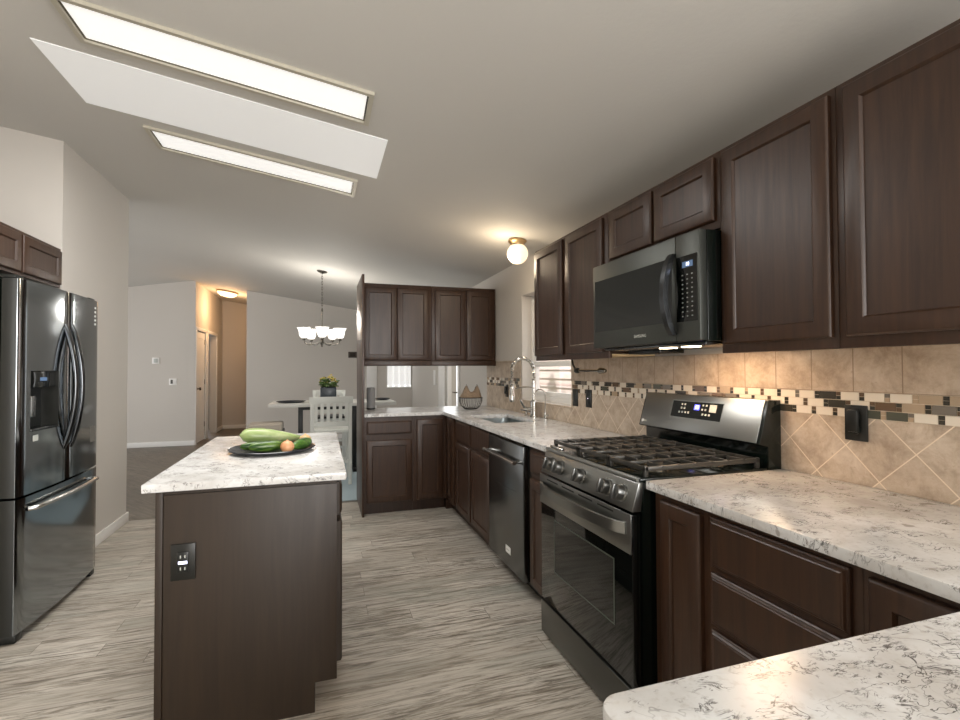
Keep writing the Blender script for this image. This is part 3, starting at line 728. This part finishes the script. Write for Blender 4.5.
for u, v in ((.46, .13), (.44, .13), (.46, .112), (.44, .112), (.47, .092), (.45, .092), (.43, .092), (.41, .092), (.325, .132), (.305, .132), (.327, .112), (.307, .112), (.32, .09), (.30, .09), (.28, .09)):
    b = B(); prism(b, [(u-.005, v-.0045), (u+.005, v-.0045), (u+.005, v+.0045), (u-.005, v+.0045)], BG, .0079, .0083); obj('button', b, 'grey_btn', t)
b = B(); prism(b, [(.245, .104), (.285, .104), (.285, .138), (.245, .138)], BG, .0079, .0083); obj('key_block', b, 'grey_btn', t)
b = B(); prism(b, [(.730+.008*math.cos(2*PI*k/20), .026+.008*math.sin(2*PI*k/20)) for k in range(20)], BG, .0052, .0058); obj('logo_disc', b, 'white', t)
text('logo_letters', 'LG', .017, 'grey_btn', t, BG(.705, .026, .0056), (0, -1, 0), bsl)

# ------------------------------------------------------------------ microwave
MX, MZ0, MZ1 = 1.343, 1.412, 1.832
t = thing('microwave', 'black stainless over-the-range microwave hung under the short wall cabinet', 'microwave', (1.55, 1.868, 1.41))
b = B(); box(b, MX+.035, XW-.011, RY0+.002, RY1-.002, MZ0, MZ1, .003); obj('case', b, 'black_enamel', t)
obj('case_seam', box(B(), MX+.075, MX+.08, RY0+.0005, RY0+.0018, MZ0+.01, MZ1-.005), 'black_steel', t)
b = B(); box(b, MX, MX+.0345, 1.622, RY1-.003, MZ0+.003, MZ1, .004); d = obj('door', b, 'micro_steel', t)
b = B(); box(b, MX-.0012, MX+.0005, 1.645, 2.225, 1.495, 1.752); obj('door_glass', b, 'micro_glass', d)
b = B()
R_ = []
for k in range(19):
    a = k/18; z = 1.440+.325*a; x = MX-.003-.045*math.sin(PI*a)**.7
    R_.append([b.verts.new((x+dx, 1.625+dy+.012, z)) for dx, dy in ((-.010, -.013), (.010, -.016), (.010, .016), (-.010, .013))])
for a, e in zip(R_, R_[1:]):
    for k in range(4): b.faces.new((a[k], a[(k+1) % 4], e[(k+1) % 4], e[k]))
b.faces.new(R_[0]); b.faces.new(R_[-1]); bmesh.ops.recalc_face_normals(b, faces=b.faces); obj('handle', b, 'handle_steel', d, 40)
text('logo', 'SAMSUNG', .019, 'grey_btn', d, (MX-.0008, 1.855, 1.452), (0, -1, 0), (0, 0, 1))
b = B(); box(b, MX, MX+.0345, RY0+.003, 1.6205, MZ0+.003, MZ1, .004); cpn = obj('control_panel', b, 'micro_steel', t)
obj('keypad', box(B(), MX-.0012, MX+.0005, 1.503, 1.616, 1.490, 1.745), 'black_glass', cpn)
obj('display', box(B(), MX-.002, MX-.0013, 1.525, 1.582, 1.699, 1.722), 'lcd_back', cpn)
text('display_digits', '10', .02, 'lcd_white', cpn, (MX-.0025, 1.553, 1.71), (0, -1, 0), (0, 0, 1))
b = B()
for r in range(10):
    for q in range(3): obj('button', box(B(), MX-.002, MX-.0013, 1.526+q*.026, 1.533+q*.026, 1.508+r*.0178, 1.5125+r*.0178), 'dim_btn', cpn)
b = B(); box(b, MX+.05, XW-.03, RY0+.03, RY1-.03, MZ0-.012, MZ0-.0005, .003); obj('bottom_vent', b, 'black_steel', t)
for y in (1.66, 1.80): obj('cooktop_lamp', box(B(), MX+.085, MX+.125, y-.035, y+.035, MZ0-.0165, MZ0-.0122), 'lamp', t)
obj('grease_filter', box(B(), 1.52, 1.66, 1.95, 2.2, MZ0-.030, MZ0-.0125, .003), 'black', t)
l = bpy.data.lights.new('cooktop_light', 'AREA'); l.shape = 'RECTANGLE'; l.size = .10; l.size_y = .30; l.energy = 2.2; l.color = (1, .66, .40)
o = bpy.data.objects.new('cooktop_light', l); COL.objects.link(o); o.location = (1.52, 1.66, MZ0-.020); o.rotation_euler = (0, 0, 0)

# ------------------------------------------------------------------ refrigerator
FF = -1.385
t = thing('refrigerator', 'tall black stainless french-door refrigerator with ice dispenser', 'refrigerator', (-1.8, 3.39, 0))
b = B(); box(b, -2.26, FF-.075, 2.94, 3.845, .03, 1.752, .004); obj('cabinet_body', b, 'black_enamel', t)
def bowed(y0, y1, z0, z1, hole=None):
    """door with a gently bowed front"""
    b = B(); n = 14; us = [y0+(y1-y0)*k/n for k in range(n+1)]; vs = [z0, z1]; hl = lambda i, j: False
    if hole:
        us = sorted(us+[hole[0], hole[1]]); vs = [z0, hole[2], hole[3], z1]
        hl = lambda i, j: j == 1 and hole[0]-1e-6 <= us[i] < hole[1]-1e-6
    def fx(y):
        q = (y-3.392)/.452; return FF+.020*(1-q*q)
    def edge(y): 
        e = min(y-y0, y1-y); return -.010*max(0, 1-e/.012)
    us = sorted(us+[y0+.006, y1-.006])
    grid_slab(b, us, vs, hl, lambda u, v, n: (FF-.07 if n == 0 else fx(u)+edge(u), u, v), 0, 1)
    for f in b.faces:
        if abs(f.normal.y) > .9: f.material_index = 1
    return b
DY0, DY1, DZ0, DZ1 = 3.035, 3.285, 1.005, 1.31
dl = obj('door', bowed(2.945, 3.388, .70, 1.758, (DY0, DY1, DZ0, DZ1)), 'fridge_steel', t, 50, ['fridge_steel', 'door_side'])
dr_ = obj('door', bowed(3.396, 3.842, .70, 1.758), 'fridge_steel', t, 50, ['fridge_steel', 'door_side'])
fz = obj('freezer_drawer', bowed(2.945, 3.842, .045, .688), 'fridge_steel', t, 50, ['fridge_steel', 'door_side'])
b = B(); box(b, FF-.069, FF-.060, DY0-.003, DY1+.003, DZ0-.003, DZ1+.003); ds = obj('dispenser', b, 'black', dl)
obj('dispenser_panel', box(B(), FF-.0595, FF+.006, DY0+.002, DY1-.002, 1.225, 1.308, .002), 'black_glass', dl)
obj('dispenser_display', box(B(), FF+.0062, FF+.0072, DY0+.09, DY0+.155, 1.258, 1.276), 'lcd_back', dl)
obj('dispenser_lever', box(B(), FF-.055, FF-.035, DY0+.09, DY0+.15, 1.07, 1.18, .004), 'steel', dl)
obj('dispenser_sill', box(B(), FF-.0595, FF+.012, DY0+.002, DY1-.002, 1.006, 1.018, .003), 'black_steel', dl)
obj('paper_label', box(B(), FF+.0115, FF+.0125, 3.05, 3.10, .955, .985), 'grey_btn', dl)
def bar(name, pts, r, par, mat='black_steel'):
    b = B(); tube(b, pts, r, 12); return obj(name, b, mat, par, 50)
for par, y in ((dl, 3.352), (dr_, 3.432)):
    pts = [(FF+.012+.058*math.sin(PI*k/20)**.75, y, .878+.69*k/20) for k in range(21)]
    bar('handle', pts, .0145, par, 'handle_steel')
bar('handle', [(FF+.008, 3.03, .626), (FF+.040, 3.04, .63)]+[(FF+.042+.016*math.sin(PI*k/12), 3.055+.66*k/12, .632) for k in range(13)]+[(FF+.040, 3.73, .63), (FF+.008, 3.74, .626)], .0125, fz, 'steel')
obj('energy_sticker', box(B(), FF+.009, FF+.0105, 3.70, 3.77, .86, .96), 'grey_frame', dr_)
b = B()
for k in range(5): box(b, FF+.0065, FF+.008, 3.755, 3.775, 1.60+k*.026, 1.613+k*.026)
obj('side_marks', b, 'grey_btn', dr_)
for y in (2.99, 3.80):
    obj('hinge_cover', box(B(), FF-.16, FF-.02, y-.04, y+.04, 1.7585, 1.778, .008), 'black', t)
    obj('front_foot', box(B(), FF-.15, FF-.005, y-.03, y+.03, 0, .040, .008), 'black', t)
obj('rear_foot', box(B(), -2.2, -2.1, 3.0, 3.8, 0, .0295), 'black', t)

# ------------------------------------------------------------------ ceiling fixtures
th = math.atan(SL)
CE = lambda x, y, d: (x-d*math.sin(th), y, cz(x)-d*math.cos(th))
def well(y0, y1, x0, x1, label):
    t = thing('ceiling_light', label, 'ceiling light', CE((x0+x1)/2, (y0+y1)/2, 0), 'fluorescent ceiling lights')
    w_ = .022; b = B()
    grid_slab(b, [x0, x0+w_, x1-w_, x1], [y0, y0+w_, y1-w_, y1], lambda i, j: i == 1 and j == 1, lambda u, v, n: CE(u, v, n), .0005, .016); obj('frame', b, 'trim_gold', t)
    b = B(); grid_slab(b, [x0+w_, x0+w_+.008, x1-w_-.008, x1-w_], [y0+w_, y0+w_+.008, y1-w_-.008, y1-w_], lambda i, j: i == 1 and j == 1, lambda u, v, n: CE(u, v, n), .0005, .007); obj('inner_lip', b, 'nickel', t)
    b = B(); grid_slab(b, [x0+w_+.008, x1-w_-.008], [y0+w_+.008, y1-w_-.008], lambda i, j: False, lambda u, v, n: CE(u, v, n), .0005, .004); obj('diffuser', b, 'diffuser', t)
well(2.185, 2.475, -.965, .225, 'long trimmed ceiling light nearest the camera, on its own side of the white panel')
well(3.235, 3.53, -.965, .225, 'long trimmed ceiling light beyond the white ceiling panel, farther from the camera')
b = B(); grid_slab(b, [-1.195, .333], [2.59, 3.13], lambda i, j: False, lambda u, v, n: CE(u, v, n), .0005, .004)
tag(obj('ceiling_skylight', b, 'panel'), 'large plain white skylight panel between the two trimmed ceiling lights', 'ceiling light')

t = thing('globe_light', 'opal globe ceiling light with brass base above the sink', 'ceiling light', (1.49, 3.63, cz(1.49)))
b = B(); lathe(b, [(0, .004), (.072, .004), (.075, -.012), (.055, -.03), (.05, -.05), (0, -.05)], (1.49, 3.63, cz(1.49)-.004)); obj('base', b, 'brass', t)
b = B(); lathe(b, [(.084*math.sin(PI*k/18)+1e-9*(k in (0, 18)), .084*math.cos(PI*k/18)) for k in range(19)], (1.49, 3.63, 2.228)); obj('globe', b, 'globe', t)
point('globe_bulb', (1.36, 3.60, 2.14), 4, (1, .80, .56), .08)
t = thing('hall_light', 'dome flush ceiling light glowing warm in the hallway', 'ceiling light', (-1.70, 10.45, cz(-1.70)))
b = B(); lathe(b, [(0, 0), (.19, 0), (.19, -.03), (0, -.03)], fn=lambda p: Vector(CE(-1.70+p.x, 10.45+p.y, -p.z+.001))); obj('base', b, 'brass', t)
b = B(); lathe(b, [(.175, -.03), (.16, -.06), (.11, -.095), (0, -.11)], fn=lambda p: Vector(CE(-1.70+p.x, 10.45+p.y, -p.z+.001))); obj('glass_dome', b, 'hall_glass', t)
point('hall_bulb', (-1.68, 10.55, 2.50), 15, (1, .60, .30), .12)

# chandelier
PX, PY = .015, 6.54
t = thing('chandelier', 'five-arm nickel chandelier with frosted bell shades over the dining table', 'chandelier', (PX, PY, cz(PX)))
b = B(); lathe(b, [(0, 0), (.065, 0), (.062, -.012), (.02, -.03), (0, -.03)], fn=lambda p: Vector(CE(PX+p.x, PY+p.y, -p.z+.001)), seg=24); obj('canopy', b, 'nickel', t)
b = B()
zc = cz(PX)-.03; k = 0
while zc > 2.07:
    e1 = (1, 0) if k % 2 else (0, 1)
    tube(b, [(PX+.009*math.cos(a)*e1[0], PY+.009*math.cos(a)*e1[1], zc-.02+.022*math.sin(a)) for a in [2*PI*q/10 for q in range(11)]], .003, 6, False)
    zc -= .034; k += 1
obj('chain', b, 'nickel', t)
b = B(); lathe(b, [(0, 2.085), (.006, 2.08), (.012, 2.06), (.010, 2.03), (.010, 1.72), (.022, 1.70), (.03, 1.67), (.022, 1.64), (.010, 1.62), (.012, 1.605), (0, 1.595)], (PX, PY, 0), 16); obj('stem', b, 'nickel', t)
for k in range(5):
    a = 2*PI*k/5+.95; dx, dy = math.cos(a), math.sin(a)
    P_ = lambda r, z: (PX+dx*r, PY+dy*r, z)
    b = B(); tube(b, [P_(.02, 1.66), P_(.09, 1.635), P_(.16, 1.625), P_(.215, 1.645), P_(.225, 1.685)], .006, 8)
    lathe(b, [(0, 0), (.02, 0), (.026, .015), (.024, .028), (0, .028)], P_(.225, 1.675), 14); ar = obj('arm', b, 'nickel', t)
    b = B(); lathe(b, [(.022, 0), (.045, .012), (.058, .05), (.062, .09), (.075, .12), (.086, .128), (.082, .130), (.058, .10), (.054, .05), (.04, .016), (.0, .010)], P_(.225, 1.703), 24); obj('shade', b, 'shade', ar)
point('chandelier_bulbs', (PX, PY, 1.98), 15, (1, .94, .86), .1)

# ------------------------------------------------------------------ dining group
b = B(); box(b, -.75, 1.35, 5.12, 8.0, .0, .008, .003); tag(obj('area_rug', b, 'rug'), 'pale blue-grey area rug under the dining table', 'rug')
t = thing('dining_table', 'white counter-height dining table with black steel legs', 'table', (.17, 6.75, 0))
b = B(); box(b, -.60, .93, 6.40, 7.16, .855, .90, .006); obj('table_top', b, 'table_white', t)
b = B(); box(b, -.27, .45, 6.66, 6.70, .80, .8545); box(b, -.27, .45, 6.86, 6.90, .80, .8545); obj('apron', b, 'table_black', t)
for x in (-.245, .425):
    for y in (6.68, 6.88): obj('leg', box(B(), x-.025, x+.025, y-.02, y+.02, .04, .7995, .002), 'table_black', t)
    obj('foot_bar', box(B(), x-.03, x+.03, 6.50, 7.06, .0085, .0395, .003), 'table_black', t)
def chair(name, label, x, y, rz):
    t = thing(name, label, 'chair', (0, 0, 0), 'white slat-back dining chairs')
    R3 = Matrix.Rotation(rz, 4, 'Z')
    def put(nm, b, mt='chair_white'):
        o = obj(nm, b, mt, t); return o
    # local: back at y=-.2, front at y=+.22
    for sx in (-1, 1):
        b = B(); x0 = sx*.205
        prism(b, [(-.225, 0), (-.185, 0), (-.185, .60), (-.200, .80), (-.235, .985), (-.270, .985), (-.235, .80), (-.225, .60)], YZ, x0-.02, x0+.02, .003); put('rear_leg', b)
        b = B(); box(b, x0-.02, x0+.02, .185, .225, 0, .585, .003); put('front_leg', b)
        b = B(); box(b, x0-.01, x0+.01, -.184, .184, .18, .215, .002); put('side_stretcher', b)
    b = B(); box(b, -.225, .225, -.183, .235, .586, .622, .006); put('seat', b)
    if rz: b = B(); box(b, -.205, .205, -.165, .225, .6225, .650, .008); put('seat_pad', b, 'table_black')
    b = B(); box(b, -.184, .184, -.215, -.197, .24, .275, .002); put('rear_stretcher', b)
    b = B(); box(b, -.184, .184, .195, .215, .20, .235, .002); put('foot_rail', b)
    b = B(); prism(b, [(-.268, .925), (-.246, .925), (-.258, 1.0), (-.280, 1.0)], YZ, -.235, .235, .003); put('top_rail', b)
    b = B(); prism(b, [(-.222, .665), (-.202, .665), (-.206, .715), (-.226, .715)], YZ, -.184, .184, .003); put('lower_rail', b)
    for k in range(6):
        xx = -.165+k*.066
        b = B(); prism(b, [(-.219, .716), (-.207, .716), (-.252, .924), (-.264, .924)], YZ, xx-.018, xx+.018); put('back_slat', b)
    t.location = (x, y, .0085); t.rotation_euler = (0, 0, rz)
    t['_wl'] = (0, 0, 0)
    return t
# thing() stores _wl=(0,0,.008): local coordinates start at the floor line
def chair2(*a):
    t = chair(*a)
    return t
chair('dining_chair', 'white slat-back counter chair on the near side of the dining table', .115, 6.03, 0)
chair('dining_chair', 'white slat-back counter chair on the far side of the table behind the potted plant', .12, 7.42, PI)
t = thing('counter_stool', 'beige upholstered stool at the end of the dining table', 'stool', (-.62, 6.35, 0))
b = B(); box(b, -.80, -.43, 6.15, 6.53, .60, .685, .018, 3); obj('cushion', b, 'beige', t)
b = B(); box(b, -.80, -.42, 6.14, 6.54, .555, .5995, .003); obj('seat_frame', b, 'grey_frame', t)
for x in (-.775, -.445):
    for y in (6.165, 6.515): obj('leg', box(B(), x-.02, x+.02, y-.02, y+.02, .0085 if x > -.73 else .0085, .5545, .002), 'grey_frame', t)
def mat_(nm, cx_, cy_, rx, ry, label):
    b = B(); lathe(b, [(0, .0), (.55, .0), (.8, .004), (1, .016), (.97, .020), (.8, .009), (0, .006)], (cx_, cy_, .9005), 36, lambda p: Vector((cx_+p.x*rx, cy_+p.y*ry, .9005+p.z*1.2))); tag(obj(nm, b, 'plate'), label, 'plate', 'dark plates on the dining table')
mat_('dark_plate', -.35, 6.60, .175, .13, 'dark shallow plate at the open end of the dining table, clear of the chairs')
mat_('dark_plate', .80, 6.78, .10, .13, 'dark shallow plate at the table end seen under the wall cabinets')
t = thing('potted_plant', 'flowering plant in a dark blue pot on the dining table', 'plant', (.095, 6.75, .90))
b = B(); box(b, 0, .001, 0, .001, 0, .001); b.clear()
prism(b, [(-.075, 6.665), (.115+.0, 6.665), (.115, 6.835), (-.075, 6.835)], lambda u, v, n: (u*1.05+.075, v, n), .9005, 1.085, .012, 3); obj('pot', b, 'pot', t)
b = B(); box(b, .01, .185, 6.68, 6.82, 1.0855, 1.092); obj('soil', b, 'soil', t)
def blob(n, cx_, cy_, cz_, rx, rz_, size, flat=.3):
    b = B()
    for _ in range(n):
        a, e, q = random.uniform(0, 2*PI), random.uniform(-.1, 1), random.random()**.5
        p = Vector((cx_+rx*q*math.cos(a), cy_+rx*q*math.sin(a), cz_+rz_*e*(1.1-q*.6)))
        m4 = Matrix.Translation(p) @ Matrix.Rotation(random.uniform(0, 6), 4, 'Z') @ Matrix.Rotation(random.uniform(-1, 1), 4, 'X') @ Matrix.Diagonal((size, size*.55, size*flat, 1))
        bmesh.ops.create_icosphere(b, subdivisions=1, radius=1, matrix=m4)
    return b
obj('foliage', blob(110, .098, 6.75, 1.10, .12, .13, .03, .2), 'leaf', t)
obj('flowers', blob(34, .098, 6.75, 1.15, .11, .11, .018, .6), 'flower', t)

# wall items, far
def plate(name, x, z, w_, h_, mt, label, cat, extra=None):
    t = thing(name, label, cat, (x, YB, z))
    obj('cover', box(B(), x-w_/2, x+w_/2, YB-.014, YB-.0005, z-h_/2, z+h_/2, .003), mt, t)
    if extra: obj('rocker', box(B(), *[extra[0]+x, extra[1]+x], YB-.02, YB-.0141, z-h_*.3, z+h_*.3, .002), extra[2], t)
plate('thermostat', -2.70, 1.48, .11, .11, 'white', 'square pale thermostat on the living room wall', 'thermostat', (-.03, .03, 'grey_btn'))
plate('light_switch', -2.44, 1.115, .115, .115, 'white', 'white switch plate with a dark rocker below the thermostat', 'switch', (-.035, .0, 'grey_frame'))
plate('wall_plaque', .585, 1.60, .16, .115, 'plaque', 'small dark brown plaque on the dining room wall by the tall panel', 'plaque', (-.05, .05, 'wire'))
t = thing('light_switch', 'slim white switch plate on the far right wall beside the patio door', 'switch', (XW, 7.75, 1.18))
obj('cover', box(B(), XW-.008, XW-.0005, 7.68, 7.80, 1.06, 1.30, .002), 'white', t); obj('rocker', box(B(), XW-.013, XW-.0081, 7.72, 7.76, 1.14, 1.22, .002), 'white', t)

# ------------------------------------------------------------------ outlets
def outlet_w(y, z, label, kind):
    t = thing('wall_outlet', label, 'outlet', (TX0, y, z), 'dark outlets on the tile wall')
    obj('cover_plate', box(B(), TX0-.007, TX0-.0005, y-.037, y+.037, z-.060, z+.060, .002), 'outlet', t)
    x = TX0-.0072
    if kind == 'gfci':
        obj('receptacle', box(B(), x-.004, x, y-.017, y+.017, z-.034, z+.034, .002), 'black', t)
        for dz in (-.02, .02):
            for dy in (-.006, .006): obj('slot', box(B(), x-.0046, x-.0041, y+dy-.001, y+dy+.001, z+dz-.004, z+dz+.004), 'slot', t)
        obj('led', box(B(), x-.0046, x-.0041, y-.003, y+.003, z-.002, z+.002), 'lcd_white', t)
    elif kind == 'switch': obj('rocker', box(B(), x-.004, x, y-.016, y+.016, z-.033, z+.033, .002), 'black', t)
    else:
        for dz in (-.022, .022): obj('receptacle', lathe(B(), [(0, 0), (.016, 0), (.016, .004), (.014, .005), (0, .005)], fn=lambda p, dz=dz: Vector((x-p.z, y+p.x, z+dz+p.y)), seg=20), 'black', t)
        b = B(); box(b, x-.020, x-.0052, y-.018, y+.018, z-.03, z+.045, .005); obj('plug', b, 'outlet', t)
outlet_w(1.200, 1.122, 'large dark outlet with a black plug on the diagonal tile right of the range', 'plug')
outlet_w(2.95, 1.108, 'dark outlet with a lit spot on the tile, nearer the range of the window pair', 'gfci')
outlet_w(3.135, 1.105, 'dark switch plate on the tile hard against the sink window', 'switch')
outlet_w(4.49, 1.10, 'dark outlet on the tile behind the faucet, below the mosaic band', 'duplex')
t = thing('island_outlet', 'dark outlet plate on the end panel of the island', 'outlet', (-.464, 2.0115, .628))
obj('cover_plate', box(B(), -.503, -.425, 2.0045, 2.0115, .564, .692, .002), 'outlet', t)
obj('receptacle', box(B(), -.482, -.446, 2.001, 2.0044, .592, .664, .002), 'black', t)
for dz in (.648, .606):
    for dx in (-.471, -.457): obj('slot', box(B(), dx-.0018, dx+.0018, 2.0003, 2.0009, dz-.005, dz+.005), 'grey_btn', t)
obj('usb_light', box(B(), -.478, -.450, 2.0002, 2.0009, .622, .632), 'lcd_white', t)

# paper towel bracket under the cabinet
t = thing('towel_holder', 'black and steel paper towel arm mounted under the wall cabinet', 'towel holder', (1.60, 2.88, 1.376))
b = B(); tube(b, [(1.62, 2.99, 1.3755), (1.61, 2.955, 1.335), (1.60, 2.90, 1.300)], .007, 8); lathe(b, [(0, -.012), (.017, -.012), (.019, 0), (.017, .012), (0, .012)], fn=lambda p: Vector((1.60+p.x, 2.885+p.z, 1.298+p.y)), seg=16); obj('bracket', b, 'black', t)
b = B(); tube(b, [(1.60, 2.873, 1.298), (1.60, 2.60, 1.297)], .008, 10); obj('rod', b, 'chrome', t)
b = B(); lathe(b, [(0, -.01), (.017, -.008), (.019, .0), (.015, .04), (.010, .055), (0, .058)], fn=lambda p: Vector((1.60+p.x, 2.60-p.z, 1.297+p.y)), seg=16); obj('rod_end', b, 'nickel', t)

# ------------------------------------------------------------------ things on the back counter
bx, by = 1.42, 4.70
t = thing('wire_basket', 'round dark wire basket with a brown woven two-peaked top', 'basket', (bx, by, .914))
def bp(r, z, a): return (bx+r*math.cos(a), by+r*math.sin(a), .914+z)
b = B()
for k in range(26):
    a = 2*PI*k/26; tube(b, [bp(.062, .004, a), bp(.095, .035, a), bp(.112, .075, a), bp(.115, .115, a)], .0018, 5)
obj('ribs', b, 'wire', t)
b = B()
for r, z, q in ((.062, .005, .0035), (.115, .116, .0045)): tube(b, [bp(r, z, 2*PI*k/32) for k in range(33)], q, 8)
obj('rings', b, 'wire', t)
b = B()
NA, NR = 36, 8; grid = []
for i in range(NR+1):
    r = .108*(1-i/NR*.999)
    row = []
    for k in range(NA):
        a = 2*PI*k/NA; x = r*math.cos(a); y = r*math.sin(a)
        q = x/.108
        z = .118+.052*(1-(r/.108)**2)**.5
        for pk, hgt in ((-.45, .072), (.62, .075)): z += hgt*math.exp(-((q-pk)/.23)**2)*math.exp(-(y/.055)**2)*(1 if r < .107 else 0)
        row.append(b.verts.new((bx+x, by+y, .914+z)))
    grid.append(row)
for i in range(NR):
    for k in range(NA): b.faces.new((grid[i][k], grid[i][(k+1) % NA], grid[i+1][(k+1) % NA], grid[i+1][k]))
b.faces.new(grid[-1]); bmesh.ops.recalc_face_normals(b, faces=b.faces)
obj('woven_top', b, 'burlap', t)
for q in (-.045, .064):
    b = B(); tube(b, [(bx+q-.035, by, .914+.13), (bx+q-.018, by, .914+.21), (bx+q, by, .914+.245), (bx+q+.018, by, .914+.205), (bx+q+.03, by, .914+.14)], .003, 6); obj('peak_wire', b, 'wire', t)
t = thing('smart_speaker', 'grey fabric-covered cylinder speaker beside the tall end panel', 'speaker', (.475, 5.0, .914))
b = B(); lathe(b, [(0, 0), (.034, 0), (.042, .006), (.042, .205), (.036, .218), (0, .220)], (.475, 5.0, .9145), 28); obj('body', b, 'grey_cloth', t)
b = B(); lathe(b, [(.0425, .0), (.0435, .002), (.0435, .012), (.0425, .014)], (.475, 5.0, .918), 28); obj('base_ring', b, 'black', t)

# ------------------------------------------------------------------ platter of vegetables on the island
pcx, pcy = -.222, 2.615
b = B(); fnp = lambda p: Vector((pcx+p.x*.198, pcy+p.y*.20, .9145+p.z))
lathe(b, [(0, 0), (.84, 0), (.88, .004), (.985, .014), (1, .018), (.985, .020), (.87, .007), (0, .006)], fn=fnp, seg=48)
tag(obj('serving_platter', b, 'plate'), 'dark round platter of vegetables on the island worktop', 'platter')
PZ = .922
def gourd(name, p0, p1, prof, mt, label, cat, bend=.0, stem=None, group=None):
    p0, p1 = Vector(p0), Vector(p1); n = len(prof)
    side = (p1-p0).cross(Vector((0, 0, 1))).normalized()
    pts = [p0.lerp(p1, i/(n-1))+side*bend*math.sin(PI*i/(n-1)) for i in range(n)]
    t = thing(name, label, cat, tuple(p0.lerp(p1, .5)), group)
    b = B(); tube(b, pts, prof, 20); obj('flesh', b, mt, t, 80)
    if stem:
        d_ = (p1-p0).normalized(); b = B(); tube(b, [p1, p1+d_*stem*.6+Vector((0, 0, .002)), p1+d_*stem+Vector((0, 0, .004))], [.009, .006, .007], 8); obj('stem', b, 'leaf', t)
    return t
def pr(n, r0, r1, rm): # rounded spindle
    out = []
    for i in range(n):
        a = i/(n-1); base_ = r0+(r1-r0)*a
        out.append(max(.003, base_*min(1, (math.sin(PI*min(max(a, .0), 1))**.35) if rm else 1)))
    return out
gourd('summer_squash', (-.385, 2.72, PZ+.062), (-.085, 2.79, PZ+.026), pr(18, .054, .018, 1), 'pale_squash', 'large pale green squash lying across the back of the platter', 'squash')
gourd('green_cucumber', (-.362, 2.575, PZ+.023), (-.20, 2.625, PZ+.023), pr(16, .022, .022, 1), 'cucumber', 'dark green cucumber tucked behind another at the front of the platter', 'cucumber')
gourd('green_cucumber', (-.318, 2.515, PZ+.027), (-.158, 2.555, PZ+.027), pr(16, .025, .026, 1), 'cucumber', 'foremost green cucumber on the platter, touching the orange onion', 'cucumber')
gourd('small_zucchini', (-.128, 2.50, PZ+.023), (-.050, 2.625, PZ+.031), pr(16, .022, .030, 1), 'zucchini', 'short glossy green zucchini at the platter rim by the onions', 'zucchini', .0)
def onion(name, x, y, r, mt, label):
    t = thing(name, label, 'onion', (x, y, PZ))
    b = B(); lathe(b, [(0, .02*r)]+[(r*math.sin(PI*k/14)*(1 if k < 11 else .96), r*.92*(1-math.cos(PI*k/14))) for k in range(1, 14)]+[(.004, r*1.90), (0, r*1.92)], (x, y, PZ+.0005), 24); obj('bulb', b, mt, t, 60)
    b = B(); tube(b, [(x, y, PZ+r*1.86), (x+.002, y, PZ+r*2.05)], [.004, .002], 6); obj('root_tip', b, 'potato', t)
onion('orange_onion', -.148, 2.48, .031, 'onion', 'orange-brown onion in the middle of the platter front')
onion('tan_onion', -.075, 2.70, .030, 'potato', 'pale tan onion at the back of the platter behind the orange one')

for o in bpy.data.objects:
    if '_wl' in o: del o['_wl']
